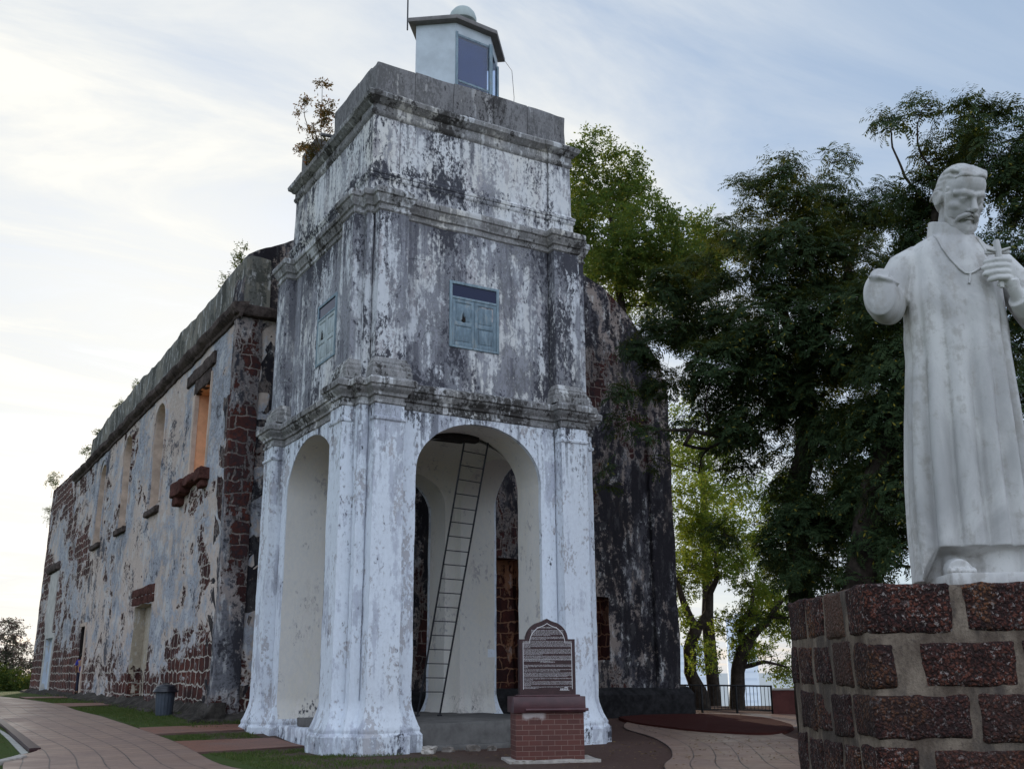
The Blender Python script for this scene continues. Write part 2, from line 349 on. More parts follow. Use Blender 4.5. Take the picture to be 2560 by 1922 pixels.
# brick plinth of the sign: tidy red bricks with thin pale joints and a limewash smear
m, t = new_mat('sign_bricks'); X = t.sep(t.add('ShaderNodeTexCoord').outputs['Object'])
u = t.add('ShaderNodeCombineXYZ', {0: t.m('ADD', X[0], X[1]), 1: X[2], 2: 0.0}).outputs[0]
br = t.add('ShaderNodeTexBrick', {'Vector': u, 'Color1': (.128, .048, .039, 1), 'Color2': (.095, .040, .034, 1), 'Mortar': (.22, .145, .12, 1), 'Scale': 1.0, 'Mortar Size': .005, 'Mortar Smooth': .1, 'Bias': 0.0, 'Brick Width': .245, 'Row Height': .0925})
nn = t.noise(t.pos(), 7, 6, .7)
c = t.mix(t.step(nn, .4, .75, 0, .35), br.outputs[0], (.10, .055, .05))
sm = t.m('MULTIPLY', t.step(t.m('ADD', X[2], t.m('MULTIPLY', nn, .25)), .83, .93), t.m('MULTIPLY', t.step(X[0], .10, .16), t.step(X[0], .60, .50)))
c = t.mix(t.m('MULTIPLY', sm, .75), c, (.50, .44, .42))
t.out(t.bsdf(c, .8, t.bump(t.m('MULTIPLY', br.outputs[1], -1.0), .5, .006))); M['sign_brick'] = m

# pedestal: pitted laterite blocks and grey mortar
m, t = new_mat('pitted_laterite'); p = t.pos()
v1 = t.add('ShaderNodeTexVoronoi', {'Vector': t.add('ShaderNodeVectorMath', {0: p, 1: t.add('ShaderNodeVectorMath', {0: t.add('ShaderNodeTexNoise', {'Vector': p, 'Scale': 30.0}).outputs['Color'], 3: .03}, operation='SCALE').outputs[0]}, operation='ADD').outputs[0], 'Scale': 58.0}, feature='F1')
n1 = t.noise(p, 5.5, 6, .65); n2 = t.noise(p, 42, 4, .75); n3 = t.noise(p, 95, 3, .7)
c = t.mix(t.step(n1, .38, .62), (.046, .018, .016), (.135, .045, .030))
c = t.mix(t.step(t.noise(p, 2.1, 4, .6), .55, .66, 0, .7), c, (.20, .085, .035))
c = t.mix(t.step(v1.outputs['Distance'], .34, .56, 0, .85), c, (.016, .010, .010))
c = t.mix(t.step(n2, .585, .625, 0, .75), c, (.34, .29, .27))
c = t.mix(t.step(t.m('ADD', t.m('MULTIPLY', t.noise(p, 11, 6, .7), .7), t.m('MULTIPLY', n2, .3)), .56, .62, 0, .5), c, (.12, .105, .10))
c = t.mix(t.m('MULTIPLY', t.step(n3, .60, .70), t.step(n1, .40, .60, .1, .5)), c, (.36, .30, .29))
ri = t.add('ShaderNodeNewGeometry').outputs['Random Per Island']; c = t.mix(t.step(ri, 0, 1, 0, .55), c, (.030, .017, .017)); c = t.mix(t.step(t.m('FRACT', t.m('MULTIPLY', ri, 7.31)), .6, 1, 0, .5), c, (.15, .085, .06))
t.out(t.bsdf(c, .9, t.bump(t.m('ADD', t.m('MULTIPLY', v1.outputs['Distance'], -1.1), t.m('ADD', n2, n1)), 1.0, .014), spec=.2)); M['laterite'] = m
m, t = new_mat('grey_mortar'); p = t.pos(); n1 = t.noise(t.scale(p, (1, 1, .5)), 7, 7, .7); n2 = t.noise(p, 50, 4, .7)
c = t.mix(t.step(n1, .35, .7), (.095, .070, .055), (.26, .205, .160)); c = t.mix(t.step(n2, .55, .66, 0, .6), c, (.075, .058, .052)); c = t.mix(t.step(t.noise(t.scale(p, (1, 1, .4), (3, 1, 0)), 3.2, 6, .65), .5, .62, 0, .7), c, (.06, .050, .047))
t.out(t.bsdf(c, .95, t.bump(t.m('ADD', n1, n2), .8, .012), spec=.1)); M['mortar'] = m

# marble with grey veiling and rain stains
m, t = new_mat('weathered_marble'); p = t.pos(); n1 = t.noise(t.scale(p, (1, 1, .55)), 2.6, 6, .6, .6); n2 = t.noise(p, 14, 6, .7); n3 = t.noise(t.scale(p, (1, 1, .09)), 11, 5, .65); n4 = t.noise(p, 120, 3, .7)
c = t.mix(t.step(n1, .38, .66, 0, .8), (.60, .585, .562), (.35, .34, .335))
c = t.mix(t.step(t.m('ADD', t.m('MULTIPLY', n2, .5), t.m('MULTIPLY', n3, .5)), .49, .60, 0, .65), c, (.33, .305, .275))
c = t.mix(t.step(n4, .55, .7, 0, .12), c, (.25, .24, .24))
t.out(t.bsdf(c, .62, t.bump(n4, .12, .003), spec=.3)); M['marble'] = m

# ground: lawn, worn soil and paving
def lawn_mat():
    m, t = new_mat('lawn_and_soil'); p = t.pos(); X = t.sep(p)
    n1 = t.noise(p, .55, 5, .6); n2 = t.noise(p, 3.0, 6, .7); n3 = t.noise(p, 38, 4, .75); n4 = t.noise(t.scale(p, (1, 1, 0)), 9, 5, .7)
    grass = t.mix(n3, (.030, .052, .016), (.10, .135, .042)); grass = t.mix(t.step(n2, .45, .7, 0, .6), grass, (.095, .085, .035))
    soil = t.mix(n4, (.060, .043, .036), (.15, .108, .088)); soil = t.mix(t.step(n3, .6, .7, 0, .4), soil, (.16, .13, .10))
    red = t.mix(n4, (.058, .028, .024), (.12, .062, .052))
    # worn bare strip under the walls and round the sign
    e = t.m('ADD', t.m('MULTIPLY', n1, .6), t.m('MULTIPLY', n2, .45))
    wear = t.m('ADD', t.step(X[0], 7.6, 9.4, 0, .55), t.m('MULTIPLY', t.step(X[0], 5.9, 7.3), t.step(X[1], 26, 33, .34, .16)))
    b = t.step(t.m('ADD', e, wear), .66, .84)
    c = t.mix(b, grass, t.mix(t.step(X[0], 9.5, 11.5), soil, t.mix(n2, soil, red)))
    t.out(t.bsdf(c, .95, t.bump(t.m('ADD', n3, n2), .8, .05), spec=.05)); return m
M['lawn'] = lawn_mat()
def paving(name, c1, c2, joint, bw, rh, mort, wet=.55, off=.5, spec=.3):
    m, t = new_mat(name); uv = t.add('ShaderNodeTexCoord').outputs['UV']; p = t.pos()
    br = t.add('ShaderNodeTexBrick', {'Vector': uv, 'Color1': (*c1, 1), 'Color2': (*c2, 1), 'Mortar': (*joint, 1), 'Scale': 1.0, 'Mortar Size': mort, 'Mortar Smooth': .1, 'Bias': 0.0, 'Brick Width': bw, 'Row Height': rh}, offset=off)
    n1 = t.noise(p, .9, 5, .6); n2 = t.noise(p, 16, 5, .7)
    c = t.mix(t.step(n1, .42, .68, 0, .5), br.outputs[0], (.19, .135, .115)); c = t.mix(t.step(n2, .5, .75, 0, .35), c, (.12, .085, .075))
    t.out(t.bsdf(c, t.step(n1, .3, .7, wet-.1, wet+.15), t.bump(t.m('SUBTRACT', t.m('MULTIPLY', n2, .3), br.outputs[1]), .45, .008), spec=spec)); return m
M['brick_path'] = paving('clay_paving', (.30, .192, .142), (.25, .158, .12), (.035, .026, .026), .34, .47, .013, wet=.43, off=.37)
M['tile_strip'] = paving('orange_tile_paving', (.235, .105, .068), (.20, .092, .062), (.10, .055, .045), .30, .15, .006, wet=.6)
m, t = new_mat('red_soil'); p = t.pos(); n1 = t.noise(p, 6, 6, .7); n2 = t.noise(p, 45, 4, .75)
c = t.mix(n1, (.035, .011, .010), (.075, .022, .018)); c = t.mix(t.step(n2, .6, .7, 0, .5), c, (.12, .06, .045)); t.out(t.bsdf(c, .95, t.bump(t.m('ADD', n1, n2), .9, .04), spec=.05)); M['red_soil'] = m
m, t = new_mat('sea_water'); p = t.pos(); n1 = t.noise(t.scale(p, (1, 1, 1)), .05, 5, .6)
t.out(t.bsdf((.20, .25, .29), .35, t.bump(n1, .3, .4), spec=.5)); M['sea'] = m  # pale base colour carries the distance haze
M['hazed_glass'] = plain('hazed_glazing', (.70, .74, .79), .5, .05, .05, 0)  # distance haze mixed into the glazing colour
M['hazed_tower'] = plain('hazed_render', (.80, .83, .86), .9, .05, .05, 0)  # wall colour paled towards the sky as painted haze
def leaf_mat(name, c1, c2, trans=.5, yellow=(.30, .24, .03), yam=.1, tc=None):
    m, t = new_mat(name); rnd = t.add('ShaderNodeNewGeometry').outputs['Random Per Island']; n = t.noise(t.pos(), .8, 4, .6)
    c = t.mix(t.m('ADD', t.m('MULTIPLY', rnd, .55), t.m('MULTIPLY', n, .45)), c1, c2)
    c = t.mix(t.step(rnd, 1-yam, 1.0, 0, .8), c, yellow)
    a = t.bsdf(c, .7, spec=.1)
    b = t.add('ShaderNodeBsdfTranslucent', {'Color': tc and t.mix(t.m('MULTIPLY', rnd, .5), tc, yellow) or t.mix(.5, c, yellow)}).outputs[0]
    t.out(t.add('ShaderNodeMixShader', {0: trans, 1: a, 2: b}).outputs[0]); return m
M['leaf_dark'] = leaf_mat('dark_leaflets', (.017, .034, .016), (.044, .070, .027), .26, yam=.04, tc=(.06, .10, .015))
M['leaf_bright'] = leaf_mat('bright_leaflets', (.042, .080, .022), (.092, .132, .035), .48, yam=.08, tc=(.14, .22, .03))
M['leaf_lime'] = leaf_mat('lime_leaves', (.04, .08, .018), (.10, .145, .032), .5, yam=.16, tc=(.20, .29, .03))
M['leaf_bush'] = leaf_mat('hedge_leaves', (.035, .065, .018), (.07, .105, .03), .35, yam=.05, tc=(.10, .15, .02))
M['leaf_pink'] = leaf_mat('blossom_leaves', (.055, .085, .04), (.13, .13, .09), .4, yellow=(.28, .17, .20), yam=.22)
M['leaf_rust'] = leaf_mat('rust_leaves', (.080, .085, .024), (.16, .13, .035), .4, yellow=(.21, .07, .04), yam=.22)

# ------------------------------------------------------------------ terrain, paths, sea
def S(t): t = min(1, max(0, t)); return t*t*(3-2*t)
def ground_z(x, y):
    z = .5*S((y-22)/9)*(1-.6*S((x-9)/12))+.15*S((y-32)/25)*(1-S((x-8)/3))
    d = max(0, (x-22)*.6+(y-28)*.8-9) if x > 12 else 0     # the hill falls away behind the railing
    z -= 22*S(d/60)
    z -= 22*S((y-92)/60)*(x <= 12)
    return z
def ground_sheet():
    xs = sorted(set([-400, -200, -120, -80, -60] + [-45+i*3 for i in range(9)] + [-18+i*.75 for i in range(76)] + [39+i*3 for i in range(14)] + [90, 120, 170, 260, 400]))
    ys = sorted(set([-120, -60, -30, -15] + [-8+i*.75 for i in range(70)] + [44.5+i*2.5 for i in range(30)] + [125, 150, 190, 260, 420]))
    bm = bmesh.new()
    V = [[bm.verts.new((x, y, ground_z(x, y)+(mn.noise(Vector((x*.7, y*.7, 0)))*.025 if -20 < x < 40 and -8 < y < 45 else 0)-.012)) for x in xs] for y in ys]
    for j in range(len(ys)-1):
        for i in range(len(xs)-1): bm.faces.new((V[j][i], V[j][i+1], V[j+1][i+1], V[j+1][i]))
    o = bm_obj('ground', bm, M['lawn']); return tag(o, kind='structure')
ground_sheet()
bm = bmesh.new(); bm.faces.new([bm.verts.new((9000*math.cos(2*math.pi*k/48), 9000*math.sin(2*math.pi*k/48), -21)) for k in range(48)])
tag(bm_obj('sea', bm, M['sea']), kind='structure')

def ribbon(name, left, right, mat, lift=.035, across=5, sub=6, ulen=1.0):
    """a paved strip between two edge lines, draped on the ground, with UV in metres along and across"""
    def dense(l):
        o = []
        n = len(l)
        for i in range(n-1):
            p0, p1, p2, p3 = [Vector(l[max(0, min(n-1, i+k))]) for k in (-1, 0, 1, 2)]
            for k in range(sub):
                q = k/sub; o.append(.5*((2*p1)+(p2-p0)*q+(2*p0-5*p1+4*p2-p3)*q*q+(3*p1-p0-3*p2+p3)*q**3))
        o.append(Vector(l[-1])); return o
    L, Rr = dense(left), dense(right); bm = bmesh.new(); uvl = bm.loops.layers.uv.new('UVMap')
    rows = []; dist = 0; prev = None
    for a, b in zip(L, Rr):
        mid = (a+b)/2
        if prev is not None: dist += (mid-prev).length
        prev = mid; row = []
        wdt = (b-a).length
        for k in range(across+1):
            p = a.lerp(b, k/across); v = bm.verts.new((p.x, p.y, ground_z(p.x, p.y)+lift)); row.append((v, dist, wdt*k/across))
        rows.append(row)
    for r0, r1 in zip(rows, rows[1:]):
        for k in range(across):
            q = (r0[k], r0[k+1], r1[k+1], r1[k]); f = bm.faces.new([x[0] for x in q])
            for lp, x in zip(f.loops, q): lp[uvl].uv = (x[1], x[2])
    # kerb skirt
    for idx in (0, across):
        bot = [bm.verts.new((r[idx][0].co.x, r[idx][0].co.y, r[idx][0].co.z-lift-.08)) for r in rows]
        for i in range(len(rows)-1):
            bm.faces.new((rows[i][idx][0], rows[i+1][idx][0], bot[i+1], bot[i]))
    o = bm_obj(name, bm, mat); return tag(o, kind='structure')
# paved path curving past the left of the church (right edge, left edge)
ribbon('path', [(7.5, 9), (6.2, 15), (5.42, 18.8), (5.78, 22.8), (5.78, 24.9), (5.45, 27.3), (5.15, 30), (5.25, 35), (5.5, 41), (5.2, 47), (4.6, 54)],
       [(3.0, 9), (2.2, 15), (1.9, 18.8), (2.2, 22.8), (2.95, 24.4), (2.8, 27.1), (2.6, 30.2), (2.5, 35), (2.4, 41), (2.3, 47), (2.2, 54)], M['brick_path'], across=8)
ribbon('walkway', [(5.5, 27.35), (6.7, 27.4), (8.0, 27.43)], [(5.5, 26.12), (6.7, 26.25), (8.0, 26.42)], M['tile_strip'], lift=.03, sub=3)
ribbon('walkway', [(5.65, 24.85), (7, 24.83), (8.1, 24.8)], [(5.75, 22.72), (7, 22.9), (8.25, 23.1)], M['tile_strip'], lift=.03, sub=3)
ribbon('walkway', [(5.5, 42.9), (6.8, 42.6), (7.6, 42.4)], [(5.35, 39.2), (6.6, 39.9), (7.6, 40.4)], M['tile_strip'], lift=.03, sub=3)
ribbon('walkway', [(5.3, 52.6), (6.5, 52.3), (7.6, 52.0)], [(5.3, 50.3), (6.5, 50.3), (7.6, 50.2)], M['tile_strip'], lift=.03, sub=3)
# path on the right, running back to the railing
ribbon('path', [(8.5, 9.5), (11.4, 14.3), (13.25, 16.4), (15, 18.7), (16.9, 21.8), (18.2, 24.6), (20.3, 27.0), (22.0, 28.0), (24.2, 29.0)],
       [(13, 6.5), (15.0, 12.5), (17.0, 15.6), (18.3, 17.8), (20.6, 20.9), (24, 23.4), (25.6, 24.6), (26.7, 25.6), (27.8, 26.4)], M['brick_path'], lift=.02, across=10)
def bed(name, pts, mat, h=.07):
    bm = bmesh.new(); n = len(pts); c = Vector((sum(p[0] for p in pts)/n, sum(p[1] for p in pts)/n, 0)); rings = []
    sm = []
    for i in range(n):
        p0, p1, p2, p3 = [Vector((*pts[(i+k) % n], 0)) for k in (-1, 0, 1, 2)]
        for k in range(6):
            q = k/6; sm.append(.5*((2*p1)+(p2-p0)*q+(2*p0-5*p1+4*p2-p3)*q*q+(3*p1-p0-3*p2+p3)*q**3))
    for s_ in (1.0, .985, .8, .55, .3, .02):
        rings.append([(c.x+(p.x-c.x)*s_, c.y+(p.y-c.y)*s_, ground_z(c.x+(p.x-c.x)*s_, c.y+(p.y-c.y)*s_)+(-.05 if s_ == 1 else h+mn.noise(Vector((p.x*s_*2, p.y*s_*2, s_)))*.03)) for p in sm])
    add_rings(bm, rings); return tag(bm_obj(name, bm, mat), kind='structure')
bed('flower_bed', [(20.8, 28.1), (23.6, 28.1), (24.7, 25.9), (22.6, 22.4), (19.6, 20.2), (19.0, 21.4), (19.1, 23.6), (19.5, 26.2)], M['red_soil'])
# kerbed grass triangle with a concrete channel beside the left path
def strip_solid(name, a, b, mat, z0, z1):
    bm = bmesh.new(); rings = []
    for (p, q) in zip(a, b):
        g0 = ground_z((p[0]+q[0])/2, (p[1]+q[1])/2)
        rings.append([(p[0], p[1], g0+z0), (q[0], q[1], g0+z0), (q[0], q[1], g0+z1), (p[0], p[1], g0+z1)])
    add_rings(bm, rings); return bm_obj(name, bm, mat)
tag(strip_solid('kerb', [(2.75, 24.25), (2.65, 26.4), (2.52, 29.5), (2.45, 34), (2.4, 41)], [(2.98, 24.35), (2.84, 26.6), (2.68, 29.7), (2.6, 34), (2.55, 41)], M['granite'], -.1, .07), kind='structure')
tag(strip_solid('channel', [(2.55, 23.55), (2.5, 26), (2.36, 29), (2.3, 34), (2.26, 41)], [(2.74, 24.25), (2.64, 26.4), (2.51, 29.5), (2.44, 34), (2.39, 41)], M['path_conc'], -.1, .015), kind='structure')
tag(strip_solid('kerb', [(-2, 20.2), (.5, 21.4), (2.05, 22.2), (2.6, 23.1)], [(-2, 20.45), (.5, 21.65), (1.98, 22.45), (2.5, 23.5)], M['stone'], -.1, .06), kind='structure')
bm = bmesh.new(); g3 = [(-2, 20.4), (.5, 21.6), (2.0, 22.4), (2.52, 23.5), (2.48, 26), (2.34, 29), (2.2, 36), (1, 41), (-2, 41)]
VV = [bm.verts.new((x, y, ground_z(x, y)+.045)) for x, y in g3]; bm.faces.new(VV); bmesh.ops.triangulate(bm, faces=bm.faces)
tag(bm_obj('lawn', bm, M['lawn']), kind='structure')

# ------------------------------------------------------------------ the whitewashed tower
TC = Vector((11.45, 23.9)); H1, INN = 3.1, 2.0
tower = empty('whitewashed_tower', (TC.x, TC.y, 0), 'tall square whitewashed tower with arches, streaked black with mould, lantern on top', 'tower')
def child(o):
    if o.parent is not None and o.parent.type == 'EMPTY': o.location = -o.parent.location
    return o
def plan(h, g, wd, p, notch=False):
    pts = []; w_, e = .04, .06
    side = [(-h, -h), (-h+g-w_, -h), (-h+g-w_, -h+e), (-h+g, -h+e), (-h+g, -h-p), (-h+g+wd, -h-p), (-h+g+wd, -h+e), (-h+g+wd+w_, -h+e), (-h+g+wd+w_, -h), (h-g-wd-w_, -h), (h-g-wd-w_, -h+e), (h-g-wd, -h+e), (h-g-wd, -h-p), (h-g, -h-p), (h-g, -h+e), (h-g+w_, -h+e), (h-g+w_, -h)] if notch else [(-h, -h), (-h+g, -h), (-h+g, -h-p), (-h+g+wd, -h-p), (-h+g+wd, -h), (h-g-wd, -h), (h-g-wd, -h-p), (h-g, -h-p), (h-g, -h)]
    for k in range(4):
        c, s_ = round(math.cos(k*math.pi/2)), round(math.sin(k*math.pi/2))
        pts += [(TC.x+x*c-y*s_, TC.y+x*s_+y*c) for x, y in side]
    return pts
AH, SPR, RISE, ENT = 1.68, 6.0, 1.28, 7.42
foot_prof = [(.20, -.35), (.20, .33), (.17, .37), (.15, .40), (.155, .46), (.125, .53), (.075, .66), (.035, .80), (.01, .92), (0, 1.02)]
def pier_plan(k, notch=False):
    g, wd, p = .25, .73, .30; h = H1; w_, e = .04, .06
    pts = [(-AH, -h), (-AH, -INN), (-INN, -INN), (-INN, -AH), (-h, -AH), (-h, -h+g+wd+w_), (-h+e, -h+g+wd+w_), (-h+e, -h+g+wd), (-h-p, -h+g+wd), (-h-p, -h+g), (-h+e, -h+g), (-h+e, -h+g-w_), (-h, -h+g-w_), (-h, -h), (-h+g-w_, -h), (-h+g-w_, -h+e), (-h+g, -h+e), (-h+g, -h-p), (-h+g+wd, -h-p), (-h+g+wd, -h+e), (-h+g+wd+w_, -h+e), (-h+g+wd+w_, -h)] if notch else [(-AH, -h), (-AH, -INN), (-INN, -INN), (-INN, -AH), (-h, -AH), (-h, -h+g+wd), (-h-p, -h+g+wd), (-h-p, -h+g), (-h, -h+g), (-h, -h), (-h+g, -h), (-h+g, -h-p), (-h+g+wd, -h-p), (-h+g+wd, -h)]
    c, s_ = round(math.cos(k*math.pi/2)), round(math.sin(k*math.pi/2))
    pts = [(TC.x+x*c-y*s_, TC.y+x*s_+y*c) for x, y in pts]
    a = sum(pts[i-1][0]*pts[i][1]-pts[i][0]*pts[i-1][1] for i in range(len(pts)))
    return pts if a > 0 else pts[::-1]
for k in range(4):
    bm = bmesh.new(); sweep(bm, pier_plan(k), foot_prof+[(0, 1.04)]); sweep(bm, pier_plan(k, True), [(0, 1.038), (0, ENT)])
    bm.faces.ensure_lookup_table()
    o = child(bm_obj('corner_pier', bm, [M['wash_low'], M['wash_in']], tower, .22, .014, .008))
    for f in o.data.polygons:                                   # the inside faces carry cleaner wash
        cx, cy = f.center.x-TC.x, f.center.y-TC.y
        if max(abs(cx), abs(cy)) < H1-.12 and f.center.z > .55: f.material_index = 1
for k in range(4):
    bm = bmesh.new(); c, s_ = round(math.cos(k*math.pi/2)), round(math.sin(k*math.pi/2))
    arc = [(-AH*math.cos(math.pi*i/28), SPR+RISE*math.sin(math.pi*i/28)) for i in range(29)]
    outer = arc+[(AH, ENT), (-AH, ENT)]
    to3 = lambda u, v: (TC.x+u*c+H1*s_, TC.y+u*s_-H1*c, v)
    plate(bm, outer, [], to3, (-s_*(H1-INN), c*(H1-INN), 0))
    o = child(bm_obj('arch', bm, [M['wash_low'], M['wash_in']], tower, .22, .014, .008))
    for f in o.data.polygons:
        cx, cy = f.center.x-TC.x, f.center.y-TC.y
        if max(abs(cx), abs(cy)) < H1-.12: f.material_index = 1
# sail vault inside
bm = bmesh.new(); N_ = 28; gv = [[None]*(N_+1) for _ in range(N_+1)]
for i in range(N_+1):
    for j in range(N_+1):
        x, y = -INN-.02+2*(INN+.02)*i/N_, -INN-.02+2*(INN+.02)*j/N_
        gv[i][j] = bm.verts.new((TC.x+x, TC.y+y, 5.55+.78*math.sqrt(max(0, 8.3-x*x-y*y))))
for i in range(N_):
    for j in range(N_): bm.faces.new((gv[i][j], gv[i][j+1], gv[i+1][j+1], gv[i+1][j]))
child(bm_obj('vault', bm, M['wash_in'], tower))
P1 = plan(H1, .25, .73, .30)
def smooth_prof(pts): return pts
bm = bmesh.new(); sweep(bm, P1, [(0, 7.40), (.03, 7.42), (.03, 7.47), (.0, 7.49), (.0, 7.58), (.05, 7.60), (.06, 7.66), (.10, 7.70), (.15, 7.75), (.16, 7.80), (.205, 7.82), (.215, 7.93), (.19, 7.97), (.05, 8.04), (-.15, 8.06)], caps=False)
child(bm_obj('cornice', bm, M['wash_cornice'], tower, .3, .014, .008))
# neck ring on each capital
for k in range(4):
    c, s_ = round(math.cos(k*math.pi/2)), round(math.sin(k*math.pi/2))
    for sg in (-1, 1):
        xa, xb = (-3.1+.25, -3.1+.98) if sg < 0 else (3.1-.98, 3.1-.25)
        q = [(TC.x+x*c-y*s_, TC.y+x*s_+y*c) for x, y in ((xa, -3.402), (xb, -3.402), (xb, -3.2), (xa, -3.2))]
        bm = bmesh.new(); sweep(bm, q, [(.003, 7.02), (.035, 7.05), (.04, 7.10), (.003, 7.13)]); child(bm_obj('capital_ring', bm, M['wash_low'], tower, .2, .006, .005))
# ---- middle storey
P2 = plan(3.02, .19, .76, .27)
bm = bmesh.new(); sweep(bm, plan(3.02, .19, .76, .27, True), [(0, 8.02), (0, 12.30)])
child(bm_obj('middle_storey', bm, M['wash_mid'], tower, .3, .014, .008))
for k in range(4):
    c, s_ = round(math.cos(k*math.pi/2)), round(math.sin(k*math.pi/2))
    for sg in (-1, 1):
        xa, xb = (-3.02+.19, -3.02+.95) if sg < 0 else (3.02-.95, 3.02-.19)
        q = [(xa, -3.292), (xb, -3.292), (xb, -3.03), (xa, -3.03)]
        q = [(TC.x+x*c-y*s_, TC.y+x*s_+y*c) for x, y in q]
        bm = bmesh.new(); sweep(bm, q, [(.12, 8.03), (.12, 8.20), (.09, 8.23), (.10, 8.30), (.07, 8.36), (.075, 8.40), (.03, 8.44), (.003, 8.52)])
        child(bm_obj('pilaster_base', bm, M['wash_cornice'], tower, .3, .008, .006))
bm = bmesh.new(); sweep(bm, P2, [(.002, 12.15), (.035, 12.18), (.035, 12.23), (.005, 12.25), (.005, 12.32), (.05, 12.35), (.06, 12.42), (.10, 12.47), (.11, 12.53), (.15, 12.56), (.16, 12.66), (.14, 12.71), (0, 12.76), (-.2, 12.78)])
child(bm_obj('cornice', bm, M['wash_cornice'], tower, .3, .014, .008))
# ---- top storey: frieze with shallow corner strips
P3 = plan(2.88, .0001, .66, .035)
def corner_plan(h, wd, p, notch=False):
    side = [(-h-p, -h-p), (-h+wd, -h-p), (-h+wd, -h), (h-wd, -h), (h-wd, -h-p)]; pts = []
    if notch: side = [(-h-p, -h-p), (-h+wd, -h-p), (-h+wd, -h+.05), (-h+wd+.035, -h+.05), (-h+wd+.035, -h), (h-wd-.035, -h), (h-wd-.035, -h+.05), (h-wd, -h+.05), (h-wd, -h-p)]
    for k in range(4):
        c, s_ = round(math.cos(k*math.pi/2)), round(math.sin(k*math.pi/2))
        pts += [(TC.x+x*c-y*s_, TC.y+x*s_+y*c) for x, y in side]
    return pts
P3 = corner_plan(2.86, .66, .035)
bm = bmesh.new(); sweep(bm, P3, [(.03, 12.74), (.03, 13.16), (.06, 13.19), (.075, 13.24), (.06, 13.27), (.085, 13.30), (.09, 13.36), (.02, 13.41), (0, 13.45)]); sweep(bm, corner_plan(2.86, .66, .035, True), [(0, 13.44), (0, 14.90)])
child(bm_obj('top_storey', bm, M['wash_top'], tower, .3, .014, .008))
bm = bmesh.new(); sweep(bm, P3, [(.002, 14.86), (.03, 14.89), (.06, 14.94), (.06, 15.0), (.03, 15.02), (.03, 15.16), (.09, 15.19), (.13, 15.25), (.20, 15.30), (.22, 15.40), (.19, 15.45), (0, 15.50), (-.3, 15.5)])
child(bm_obj('cornice', bm, M['wash_cornice'], tower, .3, .014, .008))
# ---- parapet of rough blocks, broken on the left side
bm = bmesh.new(); hp = 2.82; th = .42; rnd = random.Random(4)
def par_run(a, b, n, axis, fixed, skip=()):
    cuts = sorted([a, b]+[a+(b-a)*(i+rnd.uniform(-.12, .12))/n for i in range(1, n)])
    for i, (u, v) in enumerate(zip(cuts, cuts[1:])):
        if i in skip: continue
        z1 = 16.46+rnd.uniform(-.035, .03)
        if axis == 0: add_box(bm, (TC.x+u+.003, TC.y+fixed, 15.46), (TC.x+v-.003, TC.y+fixed+th, z1), bevel=.028)
        else: add_box(bm, (TC.x+fixed, TC.y+u+.003, 15.46), (TC.x+fixed+th, TC.y+v-.003, z1), bevel=.028)
par_run(-hp, hp, 5, 0, -hp); par_run(-hp, hp, 6, 0, hp-th)
par_run(-hp+th, .15, 3, 1, -hp); par_run(1.65, hp-th, 2, 1, -hp); par_run(-hp+th, hp-th, 6, 1, hp-th)
for i in range(7):                                              # rubble left in the gap
    add_box(bm, (TC.x-hp+rnd.uniform(.02, .1), TC.y+.2+i*.2, 15.46), (TC.x-hp+.36, TC.y+.42+i*.2, 15.46+rnd.uniform(.08, .5)), bevel=.04)
child(bm_obj('parapet', bm, M['parapet'], tower, .25, .03, .016))
bm = bmesh.new(); add_tube(bm, [(TC.x-hp+.2, TC.y+.15, 15.75), (TC.x-hp-.38, TC.y+.12, 15.70)], .05, 10); child(bm_obj('drain_pipe', bm, M['parapet'], tower))
bm = bmesh.new(); add_box(bm, (TC.x-2.6, TC.y-2.6, 15.3), (TC.x+2.6, TC.y+2.6, 15.52)); child(bm_obj('roof_deck', bm, M['concrete'], tower))
# ---- platform inside the arches
bm = bmesh.new(); add_box(bm, (TC.x-AH-.9, TC.y-H1+.04, -.3), (TC.x+AH+.9, TC.y+H1-.04, .55), bevel=.03)
add_box(bm, (TC.x-AH+.02, TC.y-H1-.16, -.3), (TC.x+AH-.05, TC.y-H1+.05, .09), bevel=.03)
child(bm_obj('platform', bm, M['concrete'], tower, .3, .02, .012))
bm = bmesh.new(); add_box(bm, (TC.x-H1-.02, TC.y-AH+.02, -.3), (TC.x-H1+.22, TC.y+AH-.02, .40), bevel=.04)
child(bm_obj('side_kerb', bm, M['wash_low'], tower, .25, .025, .015))
bm = bmesh.new(); add_box(bm, (TC.x-1.45, TC.y-2.1, 7.10), (TC.x+.52, TC.y-1.87, 7.27), bevel=.01); add_box(bm, (TC.x-1.6, TC.y-1.85, 7.14), (TC.x+.3, TC.y-1.55, 7.22), bevel=.01)
child(bm_obj('ceiling_beam', bm, M['timber_and_shade'], tower))
